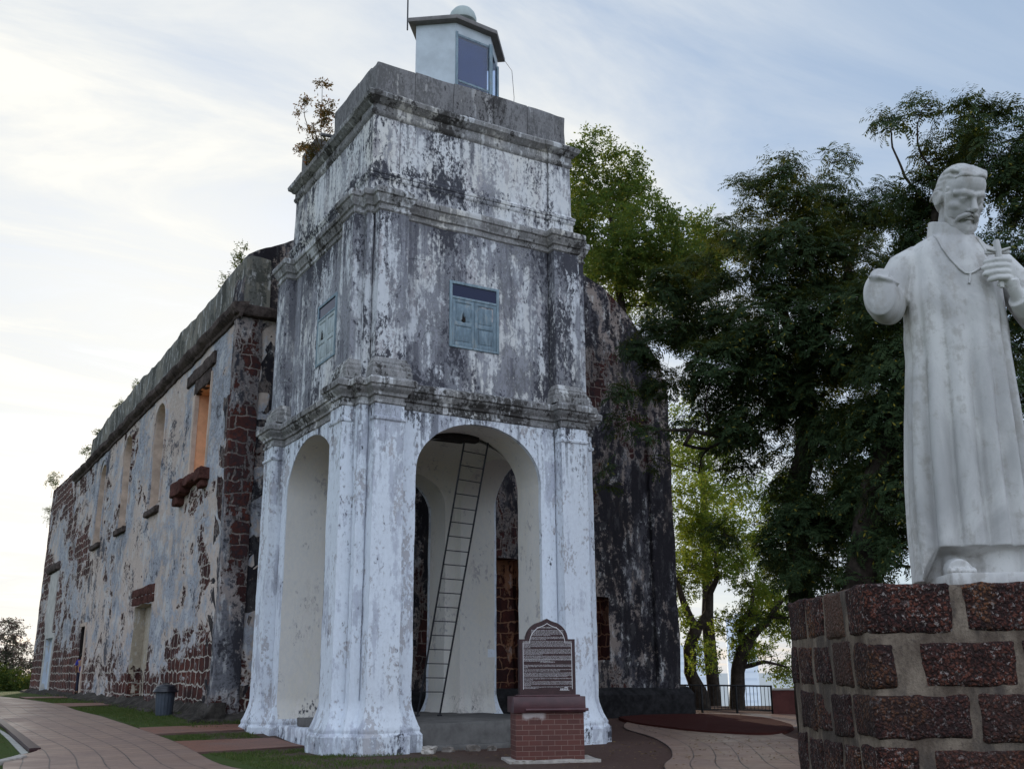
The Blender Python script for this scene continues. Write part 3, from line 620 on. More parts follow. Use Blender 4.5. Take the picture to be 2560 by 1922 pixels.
# ---- shuttered windows
def window(org, ux, wd, z0, z1, zt, paint, broken):
    """frame, glazed fanlight and a pair of panelled shutters on a wall; ux runs along the wall to the right, the wall faces out"""
    ux = Vector(ux); no = Vector((ux.y, -ux.x, 0)); Mx = Matrix((( ux.x, -no.x, 0, org[0]), (ux.y, -no.y, 0, org[1]), (0, 0, 1, 0), (0, 0, 0, 1)))
    fw = .07
    bm = bmesh.new()
    for lo, hi in (((0, -.035, z0), (fw, .1, z1)), ((wd-fw, -.035, z0), (wd, .1, z1)), ((fw, -.033, z1-fw), (wd-fw, .1, z1)), ((fw, -.033, z0), (wd-fw, .1, z0+fw*.8)), ((fw, -.033, zt-.03), (wd-fw, .1, zt+.03))):
        add_box(bm, lo, hi, M=Mx, bevel=.006)
    fr = child(bm_obj('window_frame', bm, M['frame'], tower))
    bm = bmesh.new(); add_box(bm, (fw, -.006, zt+.03), (wd-fw, .1, z1-fw), M=Mx); bm_obj('fanlight', bm, M['glass'], fr)
    half = (wd-2*fw)/2
    for s_ in (0, 1):
        x0 = fw+s_*half+.004; x1 = x0+half-.008; za, zb = z0+fw*.8+.004, zt-.034; bm = bmesh.new(); st = .085; midz = za+(zb-za)*.47
        for lo, hi in (((x0, -.022, za), (x0+st, .09, zb)), ((x1-st, -.022, za), (x1, .09, zb)), ((x0+st, -.021, za), (x1-st, .09, za+st)), ((x0+st, -.021, zb-st), (x1-st, .09, zb)), ((x0+st, -.021, midz-.05), (x1-st, .09, midz+.05))):
            add_box(bm, lo, hi, M=Mx, bevel=.005)
        for pa, pb in ((za+st, midz-.05), (midz+.05, zb-st)):
            add_box(bm, (x0+st, -.004, pa), (x1-st, .08, pb), M=Mx)
            add_box(bm, (x0+st+.035, -.014, pa+.035), (x1-st-.035, .07, pb-.035), M=Mx, bevel=.008)
        sh = bm_obj('shutter', bm, M[paint], fr)
        if s_ == broken:                                        # dark plate on one leaf, coloured as the shade in a splintered hole
            bm = bmesh.new(); cx, cz = (x0+x1)/2, midz+.1
            pts = [(-.06, 0), (-.03, .02), (-.02, .18), (-.005, .03), (.01, .22), (.03, .05), (.05, .12), (.06, -.03), (0, -.05)]
            vs = [bm.verts.new(Mx @ Vector((cx+a, -.026, cz+b))) for a, b in pts]; bm.faces.new(vs)
            ex = bmesh.ops.extrude_face_region(bm, geom=bm.faces[:]); bmesh.ops.translate(bm, verts=[v for v in ex['geom'] if isinstance(v, bmesh.types.BMVert)], vec=-no*.02)
            bm_obj('hole_shade', bm, M['timber_and_shade'], sh)
window((10.62, TC.y-3.02, 0), (1, 0, 0), 1.38, 9.14, 10.84, 10.42, 'shutter', 0)
window((TC.x-3.02, 24.02, 0), (0, -1, 0), 1.34, 9.08, 10.72, 10.32, 'shutter_pale', 0)

# ---- lantern room: a square with two opposite corners cut off
def lantern():
    zb, zr = 15.5, 19.42
    k = (zr-1.6)/(19.1-1.6); raw = [(10.15, 22.7), (11.27, 21.85), (12.6, 21.95), (13.5, 23.05)]
    raw = [Vector(p)*k for p in raw]; e1, e2 = raw[1]-raw[0], raw[2]-raw[1]
    raw += [raw[3]-e1, raw[3]-e1-e2]
    roof = [tuple(p) for p in raw]; wall = [tuple(p) for p in offset_poly(roof, -.20)]
    bm = bmesh.new()
    def seg_box(a, b, z0, z1, thk=.05):
        a, b = Vector(a), Vector(b); d = (b-a).normalized(); n = Vector((d.y, -d.x)); L = (b-a).length
        Mx = Matrix(((d.x, -n.x, 0, a.x), (d.y, -n.y, 0, a.y), (0, 0, 1, 0), (0, 0, 0, 1)))
        add_box(bm, (0.002, 0, z0), (L-.002, thk, z1), M=Mx)
    # solid sheet sides: front-left, and the two behind
    for i in (0, 4, 5): seg_box(wall[i], wall[(i+1) % 6], zb, zr-.02)
    for i in (1, 2, 3): seg_box(wall[i], wall[i+1], zr-.34, zr-.02)
    lan = child(bm_obj('lantern_room', bm, M['metal_white'], tower))
    bm = bmesh.new()
    for i in (1, 2, 3):
        a, b = Vector(wall[i]), Vector(wall[i+1]); d = (b-a).normalized()
        for p in (a+d*.03, b-d*.03): add_box(bm, (p.x-.035, p.y-.035, zb), (p.x+.035, p.y+.035, zr-.3))
        seg_box(a+d*.06, b-d*.06, 17.55, 17.61); seg_box(a+d*.06, b-d*.06, zr-.40, zr-.345); seg_box(a+d*.06, b-d*.06, zb+.02, zb+.1)
        if i == 2: add_tube(bm, [(*(a+d*.1), 17.5), (*(b-d*.1), zb+.2)], .03, 6)
    bm_obj('glazing_bars', bm, M['frame'], lan)
    for i in (1, 2, 3):
        bm = bmesh.new(); a, b = Vector(wall[i]), Vector(wall[i+1]); d = (b-a).normalized(); seg_box(a+d*.065, b-d*.065, 17.615, zr-.405, .012); seg_box(a+d*.065, b-d*.065, zb+.11, 17.545, .012)
        bm_obj('glass_pane', bm, M['clear'], lan)
    # blind hung inside the front pane, with the clear corner below it
    bm = bmesh.new(); a, b = Vector(wall[1]), Vector(wall[2]); d = (b-a).normalized(); n = Vector((-d.y, d.x))
    q = [a+d*.08+n*.08, b-d*.08+n*.08]
    seg_box(q[0], q[1], 17.5, zr-.42, .02)
    seg_box(q[0], q[0]+(q[1]-q[0])*.62, zb+.1, 17.5, .02)
    bm_obj('blind', bm, M['blind'], lan)
    bm = bmesh.new(); sweep(bm, roof, [(-.06, zr-.015), (-.01, zr), (0, zr+.03), (0, zr+.11), (-.03, zr+.14), (-.5, zr+.22)])
    bm_obj('lantern_roof', bm, M['slab'], lan)
    c = (Vector(roof[0])+Vector(roof[3]))/2
    bm = bmesh.new(); add_lathe(bm, [(.30, zr+.1), (.30, zr+.45), (.27, zr+.46), (.27, zr+.5), (.40, zr+.52), (.41, zr+.56), (.405, zr+.66), (.36, zr+.80), (.27, zr+.92), (.15, zr+.99), (.01, zr+1.01)], 32, (c.x+.02, c.y-.25, 0))
    bm_obj('roof_vent', bm, M['vent'], lan)
    bm = bmesh.new(); add_tube(bm, [(10.55, 23.6, zr+.08), (10.52, 23.55, zr+1.2), (10.56, 23.6, zr+2.9)], .022, 6); bm_obj('aerial', bm, M['black_iron'], lan)
    p = Vector(roof[3]); bm = bmesh.new(); add_tube(bm, [(p.x-.02, p.y-.02, zr+.02), (p.x+.18, p.y-.1, zr-.3), (p.x+.24, p.y-.12, zr-1.2), (p.x+.14, p.y-.1, 16.4)], .008, 5); bm_obj('loose_wire', bm, M['black_iron'], lan)
M['blind'] = plain('blue_blind', (.030, .048, .135), .9, .1, 3, .05, spec=0.0)
M['vent'] = plain('greenish_sheet', (.40, .45, .43), .5, .1, 5, .05, spec=.4)
lantern()

M['door_rubble'] = laterite_wall('doorway_rubble', bias=-.06, cols=((.34, .16, .09), (.20, .13, .10), (.03, .022, .02)), greys=.4, darks=.45, joint=(.30, .16, .10), seed=5.0)
M['footing_dark'] = plain('black_plinth', (.022, .021, .022), .97, .5, 5, .8, spec=.05)
M['plaster_pale'] = plain('pale_lime_plaster', (.46, .44, .41), .94, .22, 2, .3, spec=.05)
# ------------------------------------------------------------------ the roofless church
NX, FY, RX, YE = 7.57, 28.5, 23.4, 69.8
church = empty('ruined_church', ((NX+RX)/2, 49, 0), 'long roofless stone church ruin with peeling plaster, laterite blocks and gabled front', 'church')
def rect(u0, u1, v0, v1): return [(u0, v0), (u0, v1), (u1, v1), (u1, v0)]
def rough_rect(u0, u1, v0, v1, s_, n=5):
    r_ = random.Random(s_); p = [(u0, v0)]
    for i in range(1, n): p.append((u0+r_.uniform(-.06, .06), v0+(v1-v0)*i/n))
    p.append((u0, v1)); p.append(((u0+u1)/2, v1+r_.uniform(0, .08))); p.append((u1, v1))
    for i in range(n-1, 0, -1): p.append((u1+r_.uniform(-.06, .06), v0+(v1-v0)*i/n))
    p.append((u1, v0)); return p
# left side wall, u = Y
side_to3 = lambda u, v: (NX, u, v)
top = [(FY, 12.0), (56.4, 12.05), (56.5, 12.35), (60, 12.5), (65, 12.62), (YE-.5, 12.75), (YE-.3, 12.4)]
outer = [(FY, -.3)]+[(FY, z) for z in (4, 8)]+top+[(YE-.1, 11), (YE-.2, 9.2), (YE+.0, 7), (YE+.1, 4.8), (YE+.25, 2.5), (YE+.3, -.3)]
holes = [rect(31.1, 33.08, 7.62, 10.42), arch_pts(38.35, .86, 7.50, 10.55, .75, 10), arch_pts(44.4, .86, 7.38, 10.5, .78, 10), arch_pts(50.4, .9, 7.36, 10.3, .8, 10),
         rough_rect(37.25, 40.2, .62, 3.97, 3), rect(50.95, 52.25, .6, 3.74), rect(61.6, 64.6, .75, 3.56)]
bm = bmesh.new()
plate(bm, outer, holes, side_to3, (1.15, 0, 0), 0, [1.02, .5, .5, .5, .42, 1.1, .22], [1, 2, 2, 2, 3, 4, 5])  # open far doorway is lined near-black in place of inner shade
child(bm_obj('side_wall', bm, [M['side'], M['salmon'], M['beige'], M['blocked'], M['timber_and_shade'], M['blue_door']], church, .45, .03, .014))
# window dressings
bm = bmesh.new()                                               # stepped jamb and blocked lower part inside the first window
add_box(bm, (NX+.55, 31.12, 7.62), (NX+1.0, 31.75, 10.4)); child(bm_obj('window_jamb', bm, M['salmon'], church, .3, .01, .005))
for z0, z1 in ((7.7, 7.95), (8.3, 8.62), (8.75, 9.0)):
    bm = bmesh.new(); add_box(bm, (NX+.52, 31.72, z0), (NX+.62, 31.98, z1), bevel=.03); child(bm_obj('exposed_block', bm, M['sill'], church, .1, .01, .01))
for lo, hi in (((NX-.05, 31.02, 7.6), (NX+.3, 31.12, 10.7)), ((NX-.04, 33.06, 7.6), (NX+.1, 33.3, 10.7))):
    bm = bmesh.new(); add_box(bm, lo, hi); child(bm_obj('window_surround', bm, M['beige'], church, .3, .01, .008))
bm = bmesh.new()                                               # corbelled sill of laterite, hollowed underneath
for i, (a, b, d, z) in enumerate(((30.55, 31.3, .30, 7.2), (31.2, 32.1, .27, 7.34), (32.0, 33.0, .30, 7.28), (32.9, 34.3, .36, 7.12))): add_box(bm, (NX-d, a, z), (NX+.2, b, 7.60), bevel=.06)
add_box(bm, (NX-.26, 33.6, 6.85), (NX+.2, 34.2, 7.15), bevel=.06); add_box(bm, (NX-.2, 30.7, 7.0), (NX+.2, 31.3, 7.2), bevel=.06)
child(bm_obj('window_sill', bm, M['sill'], church, .16, .05, .03))
bm = bmesh.new(); add_box(bm, (NX-.09, 30.75, 10.85), (NX+.2, 34.3, 11.3), bevel=.05); add_box(bm, (NX-.05, 31.2, 10.42), (NX+.2, 33.2, 10.9), bevel=.05); child(bm_obj('window_hood', bm, M['church_cornice'], church, .2, .05, .03))
for cy in (38.35, 44.4, 50.4):
    bm = bmesh.new(); add_box(bm, (NX-.16, cy-1.0, 7.14), (NX+.2, cy+1.0, 7.38), bevel=.05); child(bm_obj('window_sill', bm, M['church_cornice'], church, .2, .03, .02))
    bm = bmesh.new(); n = 12; zs, hw, rs = 10.5, .92, .82
    inn = [(cy-hw, 7.5)]+[(cy-hw*math.cos(math.pi*k/n), zs+rs*math.sin(math.pi*k/n)) for k in range(n+1)]+[(cy+hw, 7.5)]
    out = [(cy-hw-.17, 7.5)]+[(cy-(hw+.17)*math.cos(math.pi*k/n), zs+(rs+.17)*math.sin(math.pi*k/n)) for k in range(n+1)]+[(cy+hw+.17, 7.5)]
    add_rings(bm, [[(NX-.05, u, v), (NX+.1, u, v), (NX+.1, u2, v2), (NX-.05, u2, v2)] for (u, v), (u2, v2) in zip(inn, out)]); child(bm_obj('window_surround', bm, M['side'], church, .35, .02, .01))
bm = bmesh.new()                                               # brick lintels over the walled-up door
for i in range(19):
    y = 36.85+i*.2; add_box(bm, (NX-.035, y+.01, 4.02), (NX+.2, y+.19, 4.28+.02*(i % 3)), bevel=.015)
for i in range(9):
    y = 36.9+i*.44; add_box(bm, (NX-.03, y+.012, 4.32), (NX+.2, y+.43, 4.62), bevel=.03)
child(bm_obj('door_lintel', bm, M['sill'], church, .2, .03, .02))
bm = bmesh.new(); add_box(bm, (NX-.22, 62.2, 7.25), (NX+.2, 67.0, 7.72), bevel=.12); child(bm_obj('door_hood', bm, M['church_cornice'], church, .3, .12, .06))
bm = bmesh.new(); add_box(bm, (NX-.06, 61.3, .75), (NX+.2, 61.6, 3.8)); add_box(bm, (NX-.06, 64.6, .75), (NX+.2, 64.9, 3.8)); add_box(bm, (NX-.06, 61.6, 3.56), (NX+.2, 64.6, 3.8)); add_box(bm, (NX-.05, 62.3, 3.8), (NX+.2, 65.5, 7.2)); child(bm_obj('door_surround', bm, M['plaster_pale'] if 'plaster_pale' in M else M['beige'], church, .3, .02, .01))
bm = bmesh.new(); add_box(bm, (NX-.05, 50.7, 3.74), (NX+.2, 52.5, 3.9)); add_box(bm, (NX-.05, 50.62, .6), (NX+.2, 50.93, 3.74)); child(bm_obj('door_surround', bm, M['beige'], church, .3, .02, .01))
# parapet above the cornice
bm = bmesh.new(); pr = [(NX+.12, FY-.04)]
y = FY-.04; rings = []
r_ = random.Random(5)
while y < 56.0:
    z = 13.62+.06*math.sin(y*.9)+r_.uniform(-.05, .05)-.2*S((y-52)/4)
    rings.append([(NX+.10, y, 12.05), (NX+.10, y, z-.05), (NX+.2, y, z+.02), (NX+.85, y, z), (NX+.9, y, 12.05)]); y += .55
add_rings(bm, rings); child(bm_obj('parapet', bm, M['church_parapet'], church, .45, .03, .018))
bm = bmesh.new(); rings = []; y = FY-.28
prof = [(.0, 11.62), (-.07, 11.64), (-.09, 11.74), (-.16, 11.78), (-.24, 11.86), (-.27, 12.00), (-.25, 12.06), (.2, 12.12)]
while y < 60.2:
    e = .02*math.sin(y*3.1); rings.append([(NX+a+e*(a < -.1), y, z) for a, z in prof]); y += .5
add_rings(bm, rings, close=True); 
add_box(bm, (NX-.2, FY-.26, 11.72), (8.75, FY+.1, 12.06), bevel=.05)
child(bm_obj('cornice', bm, M['church_cornice'], church, .3, .04, .03))
# footing bank of mossy rubble along the side and round the front corner
bm = bmesh.new(); rings = []; y = FY-.3
while y < YE+.8:
    wv = mn.noise(Vector((y*.9, 1.7, 0)))*.16+mn.noise(Vector((y*2.9, 5.2, 0)))*.08; g0 = ground_z(NX-.6, y)
    rings.append([(NX+.3, y, g0-.3), (NX-.62-wv, y, g0-.2), (NX-.50-wv, y, g0+.06), (NX-.26-wv*.7, y, max(g0+.1, .46+wv*.5)), (NX-.05, y, .80+wv), (NX+.3, y, .86)]); y += .3
add_rings(bm, rings)
bmx = [(x, ) for x in ()]
rings = []; x = NX-.35
while x < 10.2:
    wv = mn.noise(Vector((x*1.3, 7.7, 0)))*.12; g0 = ground_z(x, FY-.6)
    rings.append([(x, FY+.2, g0-.3), (x, FY-.5-wv, g0-.2), (x, FY-.34-wv, g0+.1), (x, FY-.06, .62+wv), (x, FY+.2, .7)]); x += .3
add_rings(bm, rings); child(bm_obj('footing', bm, M['footing'], church, .25, .06, .04))
# front gable, u = X
front_to3 = lambda u, v: (u, FY, v)
fo = [(NX, -.3), (NX, 4), (NX, 8), (NX+.02, 12), (NX+.15, 13.72), (8.5, 14.15), (9.3, 14.62), (12, 16.1), (14.4, 17.3), (15.5, 17.55), (16.6, 17.3), (18.6, 16.25), (20.0, 15.5), (20.7, 15.2), (21.4, 14.7), (22.0, 14.15), (22.7, 13.35), (23.3, 12.6), (RX, 12.2), (RX-.03, 9), (RX, 5), (RX+.08, 2.2), (RX+.1, -.3)]
bm = bmesh.new()
plate(bm, fo, [rough_rect(15.3, 17.3, .3, 5.1, 8), rough_rect(19.25, 20.62, 1.95, 3.98, 11, 4)], front_to3, (0, 1.1, 0), 0, [.7, .6], [1, 1])
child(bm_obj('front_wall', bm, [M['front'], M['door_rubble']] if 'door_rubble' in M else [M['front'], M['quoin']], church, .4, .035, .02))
bm = bmesh.new(); add_box(bm, (NX-.05, FY-.07, .2), (8.28, FY+.3, 11.72), bevel=.03); child(bm_obj('corner_pilaster', bm, M['quoin'], church, .36, .03, .025))
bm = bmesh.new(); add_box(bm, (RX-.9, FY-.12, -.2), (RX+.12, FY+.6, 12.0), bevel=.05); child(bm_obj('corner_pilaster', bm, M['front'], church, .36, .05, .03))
bm = bmesh.new(); rings = []; x = 9.5
while x < RX+.5:
    wv = mn.noise(Vector((x*1.1, 3.1, 0)))*.06; rings.append([(x, FY+.2, -.3), (x, FY-.36-wv, -.3), (x, FY-.32-wv, .85), (x, FY-.10, 1.05+wv), (x, FY+.2, 1.1)]); x += .35
add_rings(bm, rings); child(bm_obj('plinth', bm, M['footing_dark'] if 'footing_dark' in M else M['footing'], church, .3, .04, .025))
bm = bmesh.new(); add_box(bm, (RX-1.15, FY+1.1, -.3), (RX, YE, 11.6)); child(bm_obj('side_wall', bm, M['side'], church, .8, .05, .02))
bm = bmesh.new(); add_box(bm, (NX+1.15, YE-1.2, -.3), (RX-1.15, YE-.2, 9.0)); child(bm_obj('end_wall', bm, M['side'], church, .8, .05, .02))

# ------------------------------------------------------------------ ladder leaning inside the tower
A0, A1 = Vector((11.55, 24.22, .55)), Vector((12.0, 23.88, .55)); B0, B1 = Vector((11.66, 21.93, 7.36)), Vector((12.26, 21.82, 7.28))
lad = empty('ladder', (11.78, 24.05, .55), 'tall thin black iron ladder leaning under the front arch of the tower', 'ladder')
for a, b in ((A0, B0), (A1, B1)):
    bm = bmesh.new(); d = (b-a).normalized(); add_tube(bm, [a+Vector((0, 0, .02)), b+d*.12], .024, 8); add_box(bm, (a.x-.05, a.y-.05, a.z), (a.x+.05, a.y+.05, a.z+.05), bevel=.01)
    child(bm_obj('rail', bm, M['black_iron'], lad))
for i in range(18):
    q = (.62+i*.358)/ (B0-A0).length
    bm = bmesh.new(); add_tube(bm, [A0.lerp(B0, q), A1.lerp(B1, q)], .0135, 6); child(bm_obj('rung', bm, M['black_iron'], lad))

# ------------------------------------------------------------------ information sign on its brick plinth
sg = empty('information_sign', (10.22, 17.18, 0), 'dark arched granite information slab on a red brick plinth before the tower', 'sign', rz=R(-21))
W_, D_ = 1.30, .62
bm = bmesh.new(); add_box(bm, (-.16, -.22, -.1), (W_+.26, D_+.2, .035), bevel=.012); bm_obj('base_slab', bm, M['stone'], sg, .2, .012, .01)
bm = bmesh.new(); add_box(bm, (0, 0, .03), (W_, D_, .86), bevel=.006); bm_obj('brick_plinth', bm, M['sign_brick'], sg)
bm = bmesh.new(); add_box(bm, (-.05, -.05, .86), (W_+.03, D_+.05, 1.15), bevel=.012); bm_obj('cap_block', bm, M['cap_tile'], sg)
bm = bmesh.new(); add_tube(bm, [(.17, -.085, .915), (W_+.07, -.085, .915)], .028, 10); add_box(bm, (.17, -.08, .89), (W_+.05, -.04, .93)); bm_obj('ledge', bm, M['cap_tile'], sg)
bm = bmesh.new(); add_box(bm, (.04, .03, 1.15), (W_-.05, .36, 1.18), bevel=.01); bm_obj('slab_bed', bm, M['cap_tile'], sg)
x0, x1, zb, zs = .10, W_-.12, 1.18, 2.20; cx = (x0+x1)/2; hw = (x1-x0)/2
def ogee(inset):
    w_ = hw-inset; sh = zs-inset; ow = .405-inset*.9; pk = 2.585-inset*1.35
    r_ = [(cx+w_, zb+(.1 if inset else 0)), (cx+w_, sh), (cx+ow, sh)]
    n = 10
    for k in range(1, n+1):
        a = k/n
        if a < .72: th_ = a/.72*R(62); r_.append((cx+ow*math.cos(th_)*1.0, sh+(pk-sh)*.80*math.sin(th_)/math.sin(R(62))))
        else: q = (a-.72)/.28; xx = ow*math.cos(R(62)); r_.append((cx+xx*(1-q), sh+(pk-sh)*(.80+.20*q*q*.55+.20*q*.45)))
    return r_+[(2*cx-x, z) for x, z in r_[-2::-1]]
bm = bmesh.new(); plate(bm, ogee(0)[::-1], [], lambda u, v: (u, .10, v), (0, .20, 0))
bm_obj('slab', bm, M['granite'], sg, smooth=False)
bm = bmesh.new(); a, b = ogee(.062), ogee(.072)
add_rings(bm, [[(u, .0985, v), (u, .101, v), (u2, .101, v2), (u2, .0985, v2)] for (u, v), (u2, v2) in zip(a+[a[0]], b+[b[0]])]); bm_obj('border_line', bm, M['letter'], sg, smooth=False)
# engraved lines of text (the two headings can be made out; the body is small Roman lettering)
def text_obj(name, body, size, x, z, parent, mat, align='CENTER', width=None):
    cu = bpy.data.curves.new(name, 'FONT'); cu.body = body; cu.size = size; cu.align_x = align; cu.extrude = .0008; cu.resolution_u = 2
    to = bpy.data.objects.new(name, cu); col.objects.link(to); dg = bpy.context.evaluated_depsgraph_get(); me = bpy.data.meshes.new_from_object(to.evaluated_get(dg))
    bpy.data.objects.remove(to); bpy.data.curves.remove(cu)
    me.transform(Matrix.Rotation(R(90), 4, 'X'))
    if width:
        xs = [v.co.x for v in me.vertices]; s_ = width/(max(xs)-min(xs)); me.transform(Matrix.Diagonal((s_, 1, 1, 1)))
    me.transform(Matrix.Translation((x, .0985, z))); return link(name, me, mat, parent, smooth=False)
text_obj('heading', "RUNTUHAN GEREJA ST. PAUL", .034, cx, 2.405, sg, M['letter'], width=.40)
text_obj('heading', "ST. PAUL'S CHURCH", .034, cx, 1.765, sg, M['letter'], width=.28)
words = 'sebuah gereja kecil dibina di atas bukit ini dan kemudian dijadikan kubu serta tempat ibadat oleh penduduk kota lama the small chapel on the summit of this hill was enlarged and its walls raised again as a fortress and a burial ground'.split()
rw = random.Random(2); bm_lines = []
def body(z, n, half, last=.6, lh=.0225):
    for i in range(n):
        s_ = ''
        while len(s_) < 88*(half/.46): s_ += rw.choice(words)+' '
        k = 1.0 if i < n-1 else last
        s_ = s_[:max(4, int(len(s_)*k))].strip()
        bm_lines.append((s_, cx-half, z-i*lh, 2*half*k))
body(2.358, 5, .315); body(2.232, 3, .325, .45); body(2.150, 6, .475, .15); body(2.000, 5, .475, .4); body(1.880, 5, .475, .55); body(1.800-.045+.06, 1, .475, 1)
body(1.715, 3, .475, .1); body(1.632, 2, .475, .75); body(1.572, 4, .475, .9); body(1.468, 2, .475, .2); body(1.412, 4, .475, .15); body(1.316, 2, .475, .3)
cu_all = []
for s_, x, z, wd in bm_lines:
    o = text_obj('line', s_, .024, x, z, None, M['letter'], 'LEFT', wd); cu_all.append(o)
bm = bmesh.new()
for o in cu_all: bm.from_mesh(o.data); d = o.data; bpy.data.objects.remove(o); bpy.data.meshes.remove(d)
me = bpy.data.meshes.new('inscription'); bm.to_mesh(me); bm.free(); link('inscription', me, M['letter'], sg, smooth=False)
bm = bmesh.new()
for i in range(5): add_box(bm, (x1-.30+i*.032, .0985, 1.300-.03), (x1-.30+i*.032+.022, .1008, 1.300-.008))
add_box(bm, (x1-.31, .0985, 1.255), (x1-.125, .1008, 1.262)); add_box(bm, (x1-.22, .0985, 1.303), (x1-.16, .1008, 1.318)); bm_obj('emblem', bm, M['letter'], sg, smooth=False)

# ------------------------------------------------------------------ litter bin
bx, by = 6.84, 30.75; bz = ground_z(bx, by)-.01
bn = empty('litter_bin', (bx, by, bz), 'grey ribbed plastic litter bin with black lid on the grass', 'bin')
bm = bmesh.new(); rings = []
for z, r_ in ((0, .205), (.03, .215), (.60, .255), (.63, .262), (.66, .262)):
    rings.append([((r_+(.012 if (k % 4) < 2 and .02 < z < .61 else 0))*math.cos(2*math.pi*k/64), (r_+(.012 if (k % 4) < 2 and .02 < z < .61 else 0))*math.sin(2*math.pi*k/64), z) for k in range(64)])
add_rings(bm, rings); bm_obj('body', bm, M['bin_grey'], bn)
bm = bmesh.new(); add_lathe(bm, [(.27, .60), (.345, .605), (.35, .625), (.33, .66), (.305, .69), (.30, .715), (.28, .725), (.275, .76), (.24, .79), (.15, .815), (.02, .82)], 40); bm_obj('lid', bm, M['bin_lid'], bn)
bm = bmesh.new(); add_tube(bm, [(-.09, 0, .80), (-.07, 0, .84), (.07, 0, .84), (.09, 0, .80)], .014, 8); bm_obj('handle', bm, M['bin_lid'], bn)
for v in bn.children: v.scale = (1, 1, 1.03)

# ------------------------------------------------------------------ loose stones at the foot of the platform
M['stone_dark'] = plain('earthy_stone', (.20, .175, .155), .95, .35, 7, .7, spec=.1)
def rock(name, x, y, dims, s_, label, group=None):
    bm = bmesh.new(); bmesh.ops.create_icosphere(bm, subdivisions=3, radius=1); r_ = Vector((s_*3.3, s_*1.7, s_))
    for v in bm.verts:
        c = v.co.normalized(); k = 1+.35*mn.noise(c*1.3+r_)+.16*mn.noise(c*3.7+r_)
        c = Vector((max(-.72, min(.72, c.x)), max(-.72, min(.72, c.y)), max(-.6, min(.62, c.z))))*k*1.2; v.co = Vector((c.x*dims[0], c.y*dims[1], c.z*dims[2]))
    o = bm_obj(name, bm, M['stone'] if s_ == 1.0 else M['stone_dark']); o.location = (x, y, ground_z(x, y)+dims[2]*.45); o.rotation_euler = (0, 0, s_); return tag(o, label, 'stone', group)
rock('stone', 9.92, 20.22, (.30, .16, .10), 1.0, 'largest pale loose stone beside the near tower pier', 'loose stones at the platform foot')
rock('stone', 10.42, 20.28, (.13, .10, .07), 2.2, 'small pale stone right of the largest loose stone', 'loose stones at the platform foot')
rock('stone', 10.95, 20.2, (.16, .10, .09), 3.1, 'small stone below the middle of the platform edge', 'loose stones at the platform foot')
rock('stone', 11.35, 20.1, (.12, .10, .07), 4.4, 'rounded stone nearest the sign on its left', 'loose stones at the platform foot')

# ------------------------------------------------------------------ pedestal of laterite blocks
EA = R(-31); PA = Vector((3.98, 3.42, 0))
ped = empty('statue_pedestal', PA, 'square pedestal of dark pitted laterite blocks in grey mortar under the statue', 'pedestal', rz=EA)
PW, PD, PT = 1.62, 1.43, 2.0                                    # local x along the front, y to the back
bm = bmesh.new(); add_box(bm, (.002, .002, -.4), (PW-.002, PD-.002, PT-.012), bevel=.02)
bm_obj('mortar_core', bm, M['mortar'], ped, .06, .006, .008)
bm = bmesh.new(); rp = random.Random(11)
rows = [(1.765, 2.0), (1.522, 1.735), (1.280, 1.492), (1.035, 1.250), (.79, 1.003), (.545, .758), (.30, .513), (.055, .268), (-.19, .023)]
front_rows = {0: [(0, .40), (.47, .90), (.96, 1.30), (1.35, PW)], 1: [(0, .105), (.235, .67), (.72, 1.1), (1.16, PW)], 2: [(0, .43), (.485, .93), (.98, 1.3), (1.36, PW)], 3: [(.0, .17), (.25, .66), (.71, 1.10), (1.15, PW)]}
def block(lo, hi, s_):
    """one weathered stone, corners rounded off by noise"""
    vs0 = len(bm.verts); tmp = bmesh.new(); add_box(tmp, lo, hi, bevel=.012); grid_cut(tmp, .035)
    c = (Vector(lo)+Vector(hi))/2; h = (Vector(hi)-Vector(lo))/2
    for v in tmp.verts:
        d = v.co-c; q = Vector((d.x/h.x, d.y/h.y, d.z/h.z)); big = sorted([abs(q.x), abs(q.y), abs(q.z)])
        k = max(0, big[1]-.80)/.20
        v.co = v.co-d.normalized()*(k*k*.013)+mn.noise_vector(v.co*7+Vector((s_, 0, 0)))*.010+mn.noise_vector(v.co*28)*.006
    me = bpy.data.meshes.new('tmp'); tmp.to_mesh(me); tmp.free(); bm.from_mesh(me); bpy.data.meshes.remove(me)
for ri, (za, zb_) in enumerate(rows):
    fr = front_rows.get(ri)
    if not fr:
        fr = []; x = 0
        while x < PW-.1: x2 = min(PW, x+rp.uniform(.3, .48)); fr.append((x, x2)); x = x2+rp.uniform(.035, .07)
    cd = .30 if ri % 2 == 0 else .24
    for i, (xa, xb) in enumerate(fr):                           # the first stone turns the corner
        block((xa-.010, -.011, za+rp.uniform(-.018, .006)), (xb+.012, cd if i == 0 else .3, zb_+rp.uniform(-.012, .004)), ri*7+i)
    y = cd+rp.uniform(.04, .07); i = 0
    while y < PD-.12:
        y2 = min(PD, y+rp.uniform(.24, .33)); block((-.009, y-.006, za+rp.uniform(-.016, .006)), (.3, y2+.008, zb_+rp.uniform(-.012, .006)), ri*9+i+50); y = y2+rp.uniform(.035, .06); i += 1
    y = .33
    while y < PD-.12:
        y2 = min(PD, y+rp.uniform(.24, .33)); block((PW-.3, y, za), (PW+.010, y2, zb_), ri*9+i+90); y = y2+.045; i += 1
    for k in range(4): block((.35+k*.24, PD-.3, za), (.55+k*.24, PD+.01, zb_), ri*5+k+70)
bm_obj('laterite_blocks', bm, M['laterite'], ped, sharp=None)
